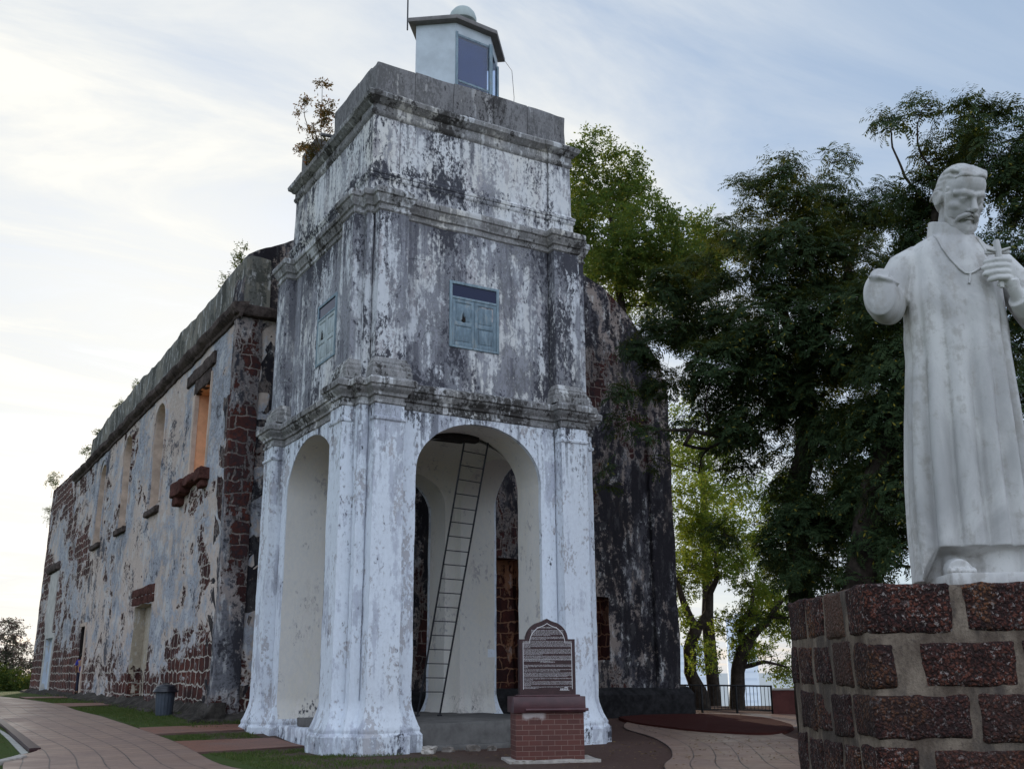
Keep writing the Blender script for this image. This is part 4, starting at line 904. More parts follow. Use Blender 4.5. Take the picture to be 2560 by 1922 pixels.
bm = bmesh.new(); add_tube(bm, [(.70, -.05, 1.262), (.70, .0, 1.262)], [.018, .022], 10); add_ball(bm, (.70, -.05, 1.262), .02); bm_obj('bolt', bm, M['black_iron'], ped)

# ------------------------------------------------------------------ marble statue (local frame: x to the right, y away, z up from the pedestal top)
SB = Vector((5.10, 3.48, 2.0))
SA = R(-35)
st = empty('statue', SB, 'white marble statue of a bearded man in a long robe with a broken right hand', 'statue', rz=SA)
M0 = [None]
def robe_ring(z):
    """centre x, centre y, half width, half depth at height z"""
    K = [(.06, -.100, .03, .312, .255), (.22, -.098, .02, .311, .25), (.6, -.092, .01, .304, .24), (.95, -.078, 0, .292, .232), (1.3, -.058, 0, .276, .220), (1.6, -.045, 0, .276, .212), (1.8, -.036, .01, .262, .200), (1.93, -.034, .015, .248, .172), (1.99, -.03, .02, .218, .146), (2.03, -.018, .025, .185, .125), (2.06, -.005, .03, .128, .112), (2.09, .0, .03, .095, .085)]
    for a, b in zip(K, K[1:]):
        if z <= b[0]:
            q = max(0, (z-a[0])/(b[0]-a[0])); return [a[i]+(b[i]-a[i])*q for i in range(1, 5)]
    return list(K[-1][1:])
FOLD = [(-131, 8, .06), (-117, 4.5, -.075), (-103, 9, .05), (-91, 3.2, -.10), (-80, 6, .05), (-68, 5, -.06), (-56, 5, .055), (-46, 3.2, -.085), (-36, 6, .065), (-25, 4, -.08), (-12, 7, .06), (2, 5, -.07), (15, 9, .05), (-146, 4.5, -.075), (-160, 8, .06), (-174, 5, -.06), (40, 9, .05), (62, 8, -.05), (90, 12, .05), (120, 9, -.05), (150, 9, .05)]
def robe_pt(th, z):
    cx, cy, hw, hd = robe_ring(z); k = 1; amp = (.25+1.5*S((1.80-z)/1.25))*(1-.35*S((.35-z)/.3))
    sway = 3.5*(1-z/2)                                           # folds drift sideways going down
    if z < 1.97:
        for a, w_, h_ in FOLD:
            d = (th-(a+sway)+180) % 360-180; k += h_*amp*math.exp(-(d/w_)**2)
    # soft hollows of cloth across the chest
    k += .012*math.sin(z*23+th*.04)*S((1.9-z)/.3)*S((z-1.2)/.3)
    a = R(th); sq = 1.0
    ca, sa = math.cos(a), math.sin(a); e = .86
    return Vector((cx+hw*k*math.copysign(abs(ca)**e, ca), cy+hd*k*math.copysign(abs(sa)**e, sa), z))
def hem_z(th):
    """front panel ends above the feet, the mantle behind reaches the slab"""
    d = (th+180) % 360-180
    f = S((d+158)/7)*S((-30-d)/6)                                # 1 across the front panel
    return .055+.165*f
bm = bmesh.new(); NT_ = 144; rings = []
for i in range(68):
    q = i/67; rg = []
    for k in range(NT_):
        th = 360*k/NT_-180; z0 = hem_z(th); rg.append(robe_pt(th, z0+(2.085-z0)*q))
    rings.append(rg)
add_rings(bm, rings)
# hollow under the hem is filled by a marble block set back from the front
add_rings(bm, [[(-.06+.30*math.cos(a), .05+(.15 if math.sin(a) < 0 else .2)*math.sin(a), z) for a in [2*math.pi*k/32 for k in range(32)]] for z in (.05, .3)])
add_rings(bm, [[(.0+.14*math.cos(a), -.03+.12*math.sin(a), z) for a in [2*math.pi*k/24 for k in range(24)]] for z in (.05, .32)])
# drape falling in front of the other foot
add_rings(bm, [[(.20+w_*math.cos(a), -.10+.12*math.sin(a), z) for a in [2*math.pi*k/24 for k in range(24)]] for z, w_ in ((.06, .14), (.2, .12), (.32, .08))])
# feet with toes
for fx, fy in ((-.245, -.16), (.20, -.19)):
    add_tube(bm, [(fx, fy+.14, .30), (fx, fy+.13, .17), (fx, fy+.08, .12)], [.052, .05, .052], 14)
    add_tube(bm, [(fx, fy+.14, .10), (fx-.01, fy+.02, .105), (fx-.02, fy-.07, .090)], [.05, .064, .062], 14)
    for j in range(5): add_ball(bm, (fx-.078+j*.03, fy-.105+abs(j-1.5)*.012, .088), (.0155, .036, .020))
# right arm of the figure (left in view): upper arm, wide sleeve and the broken wrist
def sleeve(pts, rad, flat=1.0): add_tube(bm, pts, rad, 20)
sleeve([(-.12, .03, 1.93), (-.215, .02, 1.925), (-.295, .012, 1.875), (-.350, .0, 1.79), (-.385, -.01, 1.70), (-.40, -.04, 1.64)], [.06, .092, .100, .098, .096, .09])
ax = Vector((.93, -.36, 0))
def oval(c, rx, rz, tilt=0.0, lean=.0): return [tuple(Vector(c)+ax*(rx*math.cos(a)+tilt*math.sin(a)*rz)+Vector((0, lean*math.sin(a)*rz, rz*math.sin(a)*(1.0 if math.sin(a) > 0 else 1.12)))) for a in [2*math.pi*k/36 for k in range(36)]]
add_rings(bm, [oval((-0.380, .03, 1.665), .075, .085), oval((-0.414, -.03, 1.645), .095, .115), oval((-0.461, -.11, 1.640), .100, .130), oval((-0.500, -.185, 1.648), .096, .142, .12, .25), oval((-0.515, -.222, 1.655), .090, .140, .15, .35), oval((-0.518, -.246, 1.662), .074, .112, .15, .30), oval((-0.519, -.258, 1.675), .048, .072, .12, .25), oval((-0.519, -.262, 1.69), .018, .028, .1, .2)])
add_tube(bm, [(-0.407, -.235, 1.690), (-0.468, -.272, 1.700), (-0.525, -.275, 1.722), (-0.570, -.225, 1.742)], [.008, .014, .014, .008], 8)
add_tube(bm, [(-0.414, -.215, 1.63), (-0.482, -.262, 1.61), (-0.545, -.255, 1.625)], [.006, .010, .006], 8)
add_tube(bm, [(-0.488, -.15, 1.70), (-0.507, -.225, 1.735), (-0.511, -.252, 1.752)], [.060, .058, .050], 14)
for a_, b_ in (((-0.414, -.10, 1.56), (-0.550, -.20, 1.60)), ((-0.360, -.04, 1.60), (-0.515, -.16, 1.70))): add_tube(bm, [a_, tuple((Vector(a_)+Vector(b_))/2+Vector((-.012, -.03, -.02))), b_], [.010, .016, .009], 8)
# left arm (right in view): elbow bent, hand laid on the chest
sleeve([(.07, .03, 1.93), (.16, .02, 1.925), (.245, .02, 1.87), (.33, .02, 1.75), (.385, .0, 1.62), (.405, -.03, 1.54)], [.06, .092, .10, .104, .105, .10])
sleeve([(.41, -.01, 1.55), (.375, -.10, 1.535), (.295, -.185, 1.56), (.235, -.225, 1.595)], [.10, .10, .088, .066])
add_ball(bm, (.37, -.10, 1.49), (.085, .10, .06))
add_tube(bm, [(.255, -.205, 1.575), (.212, -.238, 1.635), (.200, -.25, 1.685)], [.045, .036, .038], 14)       # wrist
add_ball(bm, (.198, -.246, 1.735), (.036, .030, .072))                                                     # back of the hand
for j, (z, ln) in enumerate(((1.800, .135), (1.765, .150), (1.728, .148), (1.693, .125))):                  # four fingers across the chest
    zz = z
    add_tube(bm, [(.208, -.252, zz-.004), (.171, -.272, zz), (.121, -.270, zz+.001), (.208-ln, -.248, zz-.002), (.198-ln, -.238, zz-.003)], [.0175, .0175, .0165, .0150, .010], 12)
add_tube(bm, [(.19, -.225, 1.70), (.15, -.235, 1.665), (.125, -.24, 1.665)], [.02, .018, .014], 12)          # thumb
# neck
add_tube(bm, [(.0, .03, 2.0), (.02, .02, 2.12), (.045, -.005, 2.24)], [.095, .086, .09], 20)
# head, built facing -y about its own centre, then turned right, bowed and tilted
HC = Vector((.056, -.056, 2.280)); HM = Matrix.Translation(HC) @ Matrix.Rotation(R(12), 4, 'Z') @ Matrix.Rotation(R(31), 4, 'X') @ Matrix.Rotation(R(3), 4, 'Y') @ Matrix.Scale(1.03, 4)
def hp(*p): return HM @ Vector(p)
def htube(b_, pts, rad, seg=10): add_tube(b_, [hp(*p) for p in pts], [r_*1.08 for r_ in rad], seg)
def hball(b_, c, r): 
    M0[0] = HM; add_ball(b_, c, r); M0[0] = None
def face(b_):
    hball(b_, (0, .022, .045), (.118, .150, .150))               # skull
    hball(b_, (0, -.062, .075), (.098, .078, .095))              # forehead
    hball(b_, (0, -.052, -.045), (.098, .088, .120))             # mid face
    hball(b_, (0, -.055, -.120), (.078, .078, .075))             # jaw
    htube(b_, [(-.092, -.075, .030), (-.052, -.120, .043), (-.018, -.136, .036), (0, -.138, .030), (.018, -.136, .036), (.052, -.120, .043), (.092, -.075, .030)], [.016, .021, .019, .016, .019, .021, .016])   # brow
    htube(b_, [(0, -.132, .030), (0, -.152, -.005), (0, -.174, -.043), (0, -.166, -.056)], [.013, .015, .021, .014])      # nose
    for s_ in (-1, 1):
        hball(b_, (s_*.017, -.150, -.052), (.013, .015, .011))
        hball(b_, (s_*.046, -.112, .008), (.026, .022, .015))     # lids
        htube(b_, [(s_*.024, -.128, .006), (s_*.047, -.136, .013), (s_*.070, -.118, .004)], [.004, .006, .004], 8)
        htube(b_, [(s_*.026, -.124, -.001), (s_*.048, -.130, -.008), (s_*.068, -.114, -.001)], [.004, .005, .004], 8)
        hball(b_, (s_*.064, -.088, -.035), (.034, .034, .030))    # cheek bones
        htube(b_, [(s_*.100, -.04, .03), (s_*.092, -.055, -.04), (s_*.075, -.075, -.11)], [.02, .022, .02])
        hball(b_, (s_*.118, .020, -.012), (.014, .028, .040)); htube(b_, [(s_*.122, .03, .03), (s_*.134, .048, .015), (s_*.130, .045, -.03), (s_*.120, .02, -.055)], [.008, .009, .009, .010])   # ears
    htube(b_, [(-.030, -.142, -.096), (0, -.150, -.094), (.030, -.142, -.096)], [.008, .010, .008], 8)      # lower lip
face(bm)
# collar standing round the neck, open at the front
def collar(b_):
    rings = []
    for k in range(41):
        a = R(-62-316*k/40+22*0); q = abs(k/40-.5)*2
        bx_, by_ = .004+.138*math.cos(a), .022+.122*math.sin(a); tx, ty = .012+.122*math.cos(a), .020+.116*math.sin(a)
        zb_ = 2.052+.040*math.sin(a)-.022*math.cos(a); zt = zb_+.098-.022*q**5
        rings.append([(bx_, by_, zb_-.02), (tx, ty, zt), (tx-.018*math.cos(a), ty-.018*math.sin(a), zt+.002), (bx_-.04*math.cos(a), by_-.04*math.sin(a), zb_-.02)])
    add_rings(b_, rings)
collar(bm)
bmesh.ops.recalc_face_normals(bm, faces=bm.faces)
me = bpy.data.meshes.new('robed_body'); bm.to_mesh(me); bm.free()
body_o = link('robed_body', me, M['marble'], st)
def fuse(o, vox, it=4):
    md = o.modifiers.new('fuse', 'REMESH'); md.mode = 'VOXEL'; md.voxel_size = vox; md.use_smooth_shade = True
    ms = o.modifiers.new('soften', 'SMOOTH'); ms.factor = .5; ms.iterations = it
fuse(body_o, .0062, 3)
# hair swept back in waves, moustache and beard
bm = bmesh.new()
hball(bm, (0, .034, .058), (.122, .138, .143)); hball(bm, (0, .072, -.015), (.108, .078, .10))
for s_ in (-1, 1):
    for i in range(5):                                           # combed locks over the sides
        z = .150-.036*i; y0 = -.072+.014*i
        htube(bm, [(s_*(.060+.010*i), y0-.006, z+.004), (s_*(.094+.0055*i), y0+.045, z+.008), (s_*(.106+.003*i), y0+.10, z-.014), (s_*(.095+.002*i), y0+.145, z-.045)], [.008, .013, .014, .008], 8)
    htube(bm, [(s_*.104, -.035, .06), (s_*.108, -.030, .01), (s_*.104, -.035, -.03)], [.012, .012, .007], 8)
for i in range(6):                                               # wave lifted off the forehead
    x = -.07+.028*i
    htube(bm, [(x-.01, -.100+abs(x)*.35, .128), (x+.004, -.106+abs(x)*.4, .155-abs(x)*.2), (x+.006, -.065, .180-abs(x)*.25), (x+.004, -.005, .190-abs(x)*.2)], [.009, .014, .015, .010], 8)
htube(bm, [(-.092, -.055, .115), (-.055, -.098, .142), (-.01, -.108, .136), (.03, -.104, .148), (.07, -.086, .14), (.094, -.05, .118)], [.008, .014, .015, .017, .013, .008], 10)
bmesh.ops.recalc_face_normals(bm, faces=bm.faces); me = bpy.data.meshes.new('hair'); bm.to_mesh(me); bm.free()
fuse(link('hair', me, M['marble'], st), .0058, 2)
bm = bmesh.new()
for s_ in (-1, 1):
    htube(bm, [(s_*.004, -.158, -.070), (s_*.030, -.150, -.078), (s_*.054, -.124, -.100), (s_*.060, -.108, -.125)], [.010, .015, .014, .008], 10)
    htube(bm, [(s_*.094, -.04, -.045), (s_*.084, -.062, -.105), (s_*.060, -.088, -.150), (s_*.020, -.118, -.178)], [.015, .022, .028, .024], 10)
hball(bm, (0, -.108, -.150), (.046, .046, .042)); hball(bm, (0, -.118, -.180), (.036, .036, .034)); hball(bm, (0, -.140, -.118), (.016, .012, .018))
for i in range(7):
    x = -.045+.015*i; htube(bm, [(x, -.140+abs(x)*.5, -.128), (x*.8, -.150+abs(x)*.5, -.160), (x*.45, -.138, -.200+abs(x)*.3)], [.008, .011, .007], 7)
bmesh.ops.recalc_face_normals(bm, faces=bm.faces); me = bpy.data.meshes.new('beard'); bm.to_mesh(me); bm.free()
fuse(link('beard', me, M['marble'], st), .0055, 2)
# cord with a pendant, crucifix held in the hand, slab under the feet
def on_front(x, z, out=.004):
    best = min((robe_pt(th, z) for th in np.arange(-170, -10, 1.0)), key=lambda p: abs(p.x-x)); return Vector((x, best.y-out, z))
bm = bmesh.new(); L_ = [(x-.05*min(1, (2.06-z)/.15), z) for x, z in ((-.118, 2.045), (-.10, 2.0), (-.075, 1.93), (-.04, 1.85), (-.005, 1.79), (.025, 1.757), (.05, 1.752), (.08, 1.765), (.115, 1.79), (.14, 1.80))]
add_tube(bm, [on_front(x, z, .005) for x, z in L_], .0062, 8); add_tube(bm, [on_front(x, z) for x, z in ((.0, 1.752), (-.004, 1.72), (-.014, 1.690))], [.006, .006, .008], 8)
add_tube(bm, [on_front(x, z, .005) for x, z in ((.11, 2.02), (.12, 1.95), (.135, 1.88))], .0062, 8)
bm_obj('cord', bm, M['marble'], st)
bm = bmesh.new(); add_box(bm, (.194, -.262, 1.64), (.218, -.238, 1.925), bevel=.006); add_box(bm, (.140, -.262, 1.842), (.275, -.240, 1.864), bevel=.006); add_tube(bm, [(.207, -.268, 1.92), (.207, -.272, 1.86), (.207, -.27, 1.79)], [.013, .018, .012], 8); add_tube(bm, [(.145, -.268, 1.868), (.207, -.27, 1.85), (.275, -.268, 1.872)], [.006, .010, .006], 8)

for v in bm.verts: v.co.x -= .064
bm_obj('crucifix', bm, M['marble'], st)
bm = bmesh.new(); add_box(bm, (-.345, -.33, .002), (.50, .33, .072), bevel=.008); bm_obj('base_slab', bm, M['marble'], st, .12, .004, .002)

# ------------------------------------------------------------------ foliage
def spray_pinnate(rs, leaves=8, pairs=6, L=.36, ll=.135, lw=.042):
    """a rosette of feather leaves; every leaflet is a separate four-sided face"""
    q = []
    for i in range(leaves):
        az = 2*math.pi*(i+rs.uniform(-.3, .3))/leaves; el = rs.uniform(-.25, .95); ln = L*rs.uniform(.75, 1.15)
        d = np.array([math.cos(az)*math.cos(el), math.sin(az)*math.cos(el), math.sin(el)]); p = d*.04
        side = np.array([-math.sin(az), math.cos(az), 0])
        for k in range(pairs):
            d = d+np.array([0, 0, -.11]); d /= np.linalg.norm(d); p = p+d*ln/pairs
            for s_ in (-1, 1):
                tip = d*.45+side*s_*.9+np.array([0, 0, rs.uniform(-.75, -.05)]); tip /= np.linalg.norm(tip); wv = np.cross(tip, np.array([0, 0, 1])+d*.2); wv /= np.linalg.norm(wv)+1e-9
                l_ = ll*rs.uniform(.8, 1.15)*(1-.35*abs(k/pairs-.45))
                q.append([p, p+tip*l_*.45+wv*lw*.5, p+tip*l_, p+tip*l_*.45-wv*lw*.5])
    return np.array(q)
def spray_broad(rs, twigs=4, n=9, L=.42, ll=.13, lw=.060):
    q = []
    for i in range(twigs):
        az = rs.uniform(0, 2*math.pi); el = rs.uniform(-.5, .9); d = np.array([math.cos(az)*math.cos(el), math.sin(az)*math.cos(el), math.sin(el)])
        for k in range(n):
            p = d*L*(k+1)/n+rs.uniform(-.04, .04, 3); tip = d*.4+rs.normal(0, .6, 3); tip[2] -= .25; tip /= np.linalg.norm(tip); wv = np.cross(tip, rs.normal(0, 1, 3)); wv /= np.linalg.norm(wv)+1e-9
            l_ = ll*rs.uniform(.7, 1.2); q.append([p, p+tip*l_*.5+wv*lw*.5, p+tip*l_, p+tip*l_*.5-wv*lw*.5])
    return np.array(q)
def crown_mesh(name, centers, axes, scales, maker, seed, mat, parent, nvar=6, **kw):
    rs = np.random.RandomState(seed); var = [maker(rs, **kw) for _ in range(nvar)]; out = []
    which = rs.randint(0, nvar, len(centers))
    for vi in range(nvar):
        idx = np.where(which == vi)[0]
        if not len(idx): continue
        base = var[vi].reshape(-1, 3); z = axes[idx]/np.linalg.norm(axes[idx], axis=1, keepdims=True)
        a = rs.normal(0, 1, (len(idx), 3)); x = np.cross(a, z); x /= np.linalg.norm(x, axis=1, keepdims=True); y = np.cross(z, x)
        Rm = np.stack([x, y, z], 1)*scales[idx][:, None, None]
        out.append((np.einsum('kj,njc->nkc', base, Rm)+centers[idx][:, None, :]).reshape(-1, 3))
    co = np.concatenate(out); nq = len(co)//4; me = bpy.data.meshes.new(name)
    me.vertices.add(nq*4); me.vertices.foreach_set('co', co.astype(np.float32).ravel()); me.loops.add(nq*4); me.loops.foreach_set('vertex_index', np.arange(nq*4, dtype=np.int32))
    me.polygons.add(nq); me.polygons.foreach_set('loop_start', np.arange(0, nq*4, 4, dtype=np.int32)); me.polygons.foreach_set('loop_total', np.full(nq, 4, dtype=np.int32)); me.update(calc_edges=True)
    return link(name, me, mat, parent, smooth=False)
def tree(name, label, cat, stems, blobs, mat, maker, dens, seed, group=None, base=None, spr=1.0, extra=(), thin=.30, depth=1.0, limb=.045, stemname='trunk', crown='crown', fill=0.0, low=1.0, **kw):
    """stems: list of (points, radii); blobs: (x, y, z, radius); limbs grow from the nearest wood to every clump"""
    base = base or stems[0][0][0]
    root = empty(name, (base[0], base[1], base[2]), label, cat, group)
    rs = np.random.RandomState(seed); bm = bmesh.new(); nodes = []
    for pts, rad in list(stems)+list(extra):
        dp, dr = [], []
        for (p, q), (ra, rb) in zip(zip(pts, pts[1:]), zip(rad, rad[1:])):
            for k in range(4):
                u_ = k/4; v = Vector(p).lerp(Vector(q), u_); dp.append(v+mn.noise_vector(v*1.1)*.06); dr.append((ra+(rb-ra)*u_)*(1+.12*mn.noise(v*3)))
        dp.append(Vector(pts[-1])); dr.append(rad[-1]); add_tube(bm, dp, dr, 9); nodes += [(v, r_) for v, r_ in zip(dp[2:], dr[2:])]
    if fill:
        vd = Vector((base[0], base[1], 0)).normalized(); ex = []
        for b in blobs:
            if rs.rand() < (fill if b[2] < 12.4 or low == 1 else 0): o_ = vd*rs.uniform(.6, 2.2)*min(1.6, .5+b[3])+Vector(rs.normal(0, .45*b[3], 3)); ex.append((b[0]+o_.x, b[1]+o_.y, b[2]+o_.z, b[3]*rs.uniform(.7, 1.0)))
        blobs = list(blobs)+ex
    B = sorted(blobs, key=lambda b: min((Vector(b[:3])-n[0]).length for n in nodes)); C_, A_ = [], []
    for bx_, by_, bz_, br_ in B:
        c = Vector((bx_, by_, bz_)); n0 = min(nodes, key=lambda n: (c-n[0]).length+(1.2 if n[0].z > c.z+.3 else 0)); d = c-n0[0]
        r0 = min(n0[1]*.62, limb*(.6+br_*.6)); mid = n0[0]+d*.5+Vector(rs.normal(0, .09*d.length, 3))+Vector((0, 0, -.06*d.length))
        pts = [n0[0], n0[0].lerp(mid, .5)+Vector(rs.normal(0, .04*d.length, 3)), mid, mid.lerp(c, .55)+Vector(rs.normal(0, .04*d.length, 3)), c]
        add_tube(bm, pts, [r0, r0*.85, r0*.7, r0*.55, max(.008, r0*.4)], 6); nodes += [(pts[2], r0*.7), (c, max(.012, r0*.5))]
        for _ in range(int(3+br_*4)):                           # fine twigs inside the clump
            dv = Vector(rs.normal(0, 1, 3)).normalized()*br_*rs.uniform(.5, .95); add_tube(bm, [c, c+dv*.5+Vector(rs.normal(0, .07*br_, 3)), c+dv], [max(.007, r0*.32), .008, .004], 4, caps=False)
        n = max(6, int(dens*br_**2*(1+.3*br_)*(low if bz_ < 8.2 and by_ > 20.9 else (.75 if bz_ > 13.2 and low < 1 else 1))))
        v = rs.normal(0, 1, (n, 3)); v /= np.linalg.norm(v, axis=1, keepdims=True); v *= (np.cbrt(rs.uniform(.12, 1, n))*br_)[:, None]; v[:, 2] *= .82
        keep = np.array([mn.noise(Vector((bx_+a[0], by_+a[1], bz_+a[2]))*(1.5/spr))+rs.uniform(-.25, .25) > -thin for a in v]); v = v[keep]
        C_.append(v+np.array([bx_, by_, bz_])); A_.append(v/br_*.8+np.array([0, 0, .75])+rs.normal(0, .25, v.shape))
    C_, A_ = np.concatenate(C_), np.concatenate(A_); off = np.array(base)
    tr = bm_obj(stemname, bm, M['bark'] if stemname == 'trunk' else M['stem'], root, sharp=None); child(tr)
    cr = crown_mesh(crown, C_, A_, rs.uniform(.75, 1.2, len(C_))*spr, maker, seed+1, mat, root, **kw); child(cr)
    return root
T1 = [(20.6, 20.2, 15.1, 0.76), (20.6, 20.9, 15.7, 0.54), (21.4, 19.9, 16.0, 0.73), (21.0, 19.1, 14.6, 0.83), (22.5, 18.8, 16.3, 0.42), (23.6, 20.0, 15.9, 0.9), (23.8, 19.3, 14.9, 0.99), (23.7, 18.4, 15.0, 0.83), (22.6, 22.3, 14.9, 0.93), (21.0, 22.1, 14.0, 0.75), (21.2, 23.9, 14.0, 0.94), (20.8, 19.2, 12.9, 1.45), (22.5, 18.8, 12.8, 1.48), (18.8, 22.4, 12.8, 0.7), (21.0, 22.6, 12.3, 1.62), (20.4, 24.2, 12.4, 1.08), (20.4, 19.7, 10.7, 1.7), (21.5, 18.3, 10.5, 1.53), (18.8, 23.8, 11.1, 0.63), (19.3, 23.8, 10.1, 0.69), (16.2, 21.6, 8.9, 0.38), (16.1, 21.6, 8.0, 0.5), (17.3, 22.0, 8.0, 0.54), (16.0, 21.8, 6.8, 0.32), (18.9, 20.7, 9.7, 1.17), (21.0, 21.0, 9.5, 1.49), (22.1, 19.7, 9.2, 1.59), (19.5, 20.5, 8.0, 0.8), (22.5, 21.4, 7.9, 1.13), (21.8, 18.7, 7.4, 1.39), (21.0, 21.2, 7.1, 0.61), (20.6, 22.6, 9.3, 0.7), (20.2, 19.4, 5.7, 0.81), (20.1, 19.9, 4.8, 0.62), (22.7, 21.1, 4.8, 0.8), (18.6, 21.8, 8.1, 0.52), (20.3, 22.3, 5.4, 0.48), (21.0, 22.4, 7.4, 0.55), (21.7, 20.6, 3.4, .75), (21.3, 20.9, 4.4, .7), (22.1, 20.3, 5.6, .8), (21.5, 20.6, 6.6, .8), (20.9, 21.3, 3.0, .5), (22.6, 20.1, 3.2, .7), (23.0, 19.7, 6.2, .9), (19.6, 20.2, 13.6, .6), (20.0, 21.0, 14.3, .55), (22.0, 19.4, 14.2, .9), (19.2, 22.6, 11.6, .7)]
T2 = [(21.2, 15.8, 15.6, 0.55), (21.3, 14.9, 15.6, 0.51), (21.3, 13.5, 14.7, 0.68), (22.2, 14.7, 14.9, 0.82), (21.7, 12.7, 14.4, 0.61), (21.5, 14.7, 14.2, 0.59), (21.7, 13.4, 13.6, 1.04), (22.0, 12.9, 12.5, 1.0), (21.6, 16.1, 13.4, 0.76), (21.6, 15.5, 12.4, 0.86), (22.2, 16.6, 11.8, 1.02), (21.1, 13.3, 10.8, 0.87), (22.0, 13.2, 10.7, 0.93), (23.5, 14.4, 9.7, 0.99), (20.9, 13.4, 7.0, 1.04), (19.5, 15.4, 10.0, 1.01), (19.8, 15.5, 8.5, 1.0), (20.2, 16.1, 7.2, 1.07), (19.9, 15.7, 5.6, 0.92), (20.2, 13.0, 5.0, 0.98), (19.9, 16.1, 4.3, 0.71), (20.4, 17.3, 5.7, 0.92), (20.7, 17.9, 4.5, 0.82), (20.9, 14.2, 6.1, 0.95), (22.0, 15.4, 10.0, 1.17), (22.7, 12.8, 13.7, 1.02), (21.9, 13.0, 7.9, 0.95), (19.6, 17.0, 3.4, .7), (19.9, 16.7, 4.6, .7), (20.6, 16.0, 6.3, .9), (20.9, 15.9, 8.3, .9), (19.4, 17.5, 3.0, .5), (21.2, 15.2, 4.0, .8), (20.9, 14.4, 8.8, 1.0), (21.1, 15.1, 13.2, .7), (19.7, 19.1, 4.1, 0.59), (21.2, 19.4, 4.0, 0.68), (20.7, 18.0, 3.8, 0.58), (22.1, 18.5, 4.0, 0.61), (20.5, 19.0, 5.3, 0.85), (20.1, 19.8, 5.4, 0.5), (22.3, 17.8, 5.3, 0.73), (21.0, 18.6, 5.3, 0.73)]
T3 = [(29.6, 40.7, 28.9, 1.26), (31.5, 40.9, 28.1, 1.41), (29.7, 42.1, 26.9, 1.41), (30.3, 41.4, 24.5, 2.31), (30.3, 37.4, 23.0, 1.92), (33.4, 38.3, 23.3, 1.76), (33.5, 36.5, 23.3, 1.0), (30.3, 39.9, 21.6, 1.74), (32.1, 39.1, 21.4, 1.75), (32.4, 36.5, 21.3, 1.45), (28.5, 39.9, 21.5, 1.19), (31.7, 39.8, 20.0, 1.12), (28.8, 42.3, 24.6, 1.51), (31.6, 40.6, 26.2, 1.52), (29.0, 42.1, 28.7, 1.02)]
T4 = [(27.3, 32.6, 7.4, 0.99), (28.4, 32.1, 7.1, 1.07), (27.5, 32.4, 5.5, 1.05), (27.4, 30.6, 5.4, 0.83), (25.6, 30.7, 3.6, 0.52), (25.5, 29.5, 2.0, 0.57), (26.6, 30.8, 8.4, 0.92)]
T5 = [(29.0, 30.8, 5.3, 0.81), (27.4, 29.5, 6.7, 0.71), (30.2, 31.4, 4.1, 0.83), (30.9, 30.9, 3.5, 0.86), (29.9, 30.6, 2.1, 0.65), (28.4, 31.1, 3.3, 0.8), (28.7, 30.7, 2.4, 0.72), (28.7, 29.0, 4.6, 0.71), (30.1, 30.0, 1.5, 0.54), (28.5, 30.1, 3.6, 0.65)]
T6 = [(31.9, 37.1, 11.2, 1.38), (33.9, 36.9, 12.7, 1.18), (32.6, 38.1, 13.8, 1.06), (33.7, 34.5, 8.9, 0.77), (33.6, 36.2, 9.8, 1.02), (32.7, 36.4, 11.1, 1.11), (32.8, 38.8, 12.5, 0.93), (31.2, 37.3, 7.0, 1.0), (33.3, 34.9, 7.1, 0.76), (32.5, 32.8, 7.4, 0.81), (33.3, 33.0, 5.8, 0.81), (31.6, 32.3, 6.1, 0.71), (32.9, 32.2, 9.2, 0.9), (33.0, 34.3, 9.9, 0.85), (33.6, 33.7, 4.5, 0.74), (31.1, 31.8, 4.5, 0.58), (30.2, 33.2, 8.3, 0.8), (28.8, 33.5, 7.1, 0.79)]
GD = 'dark feathery trees on the right'
tree('feathery_tree', 'dark feathery tree whose long limb reaches across the church front', 'tree',
     [([(21.75, 20.7, -.1), (21.66, 20.76, 1.5), (21.66, 20.76, 3.0), (21.63, 20.79, 4.0), (21.65, 20.76, 5.0), (21.64, 20.78, 6.25), (21.88, 20.53, 7.44), (22.1, 20.3, 8.64), (22.0, 20.3, 10.0), (21.6, 20.6, 12.0)], [.55, .42, .36, .34, .33, .32, .30, .26, .22, .14])],
     T1, M['leaf_dark'], spray_pinnate, 78, 21, GD, fill=.35, thin=.12, low=.55,
     extra=[([(22.1, 20.3, 8.6), (21.57, 20.85, 9.2), (20.89, 21.53, 8.63), (19.61, 21.37, 7.97), (18.38, 21.12, 7.99), (17.6, 21.6, 8.02)], [.12, .10, .085, .07, .055, .03]),
            ([(18.38, 21.12, 7.99), (18.17, 21.3, 7.61), (19.31, 21.64, 7.66), (19.7, 21.28, 7.9), (20.85, 21.57, 7.87)], [.05, .05, .045, .04, .03]), ([(22.0, 20.3, 10), (23.2, 19.6, 12.5), (23.5, 19.2, 14)], [.18, .13, .08])])
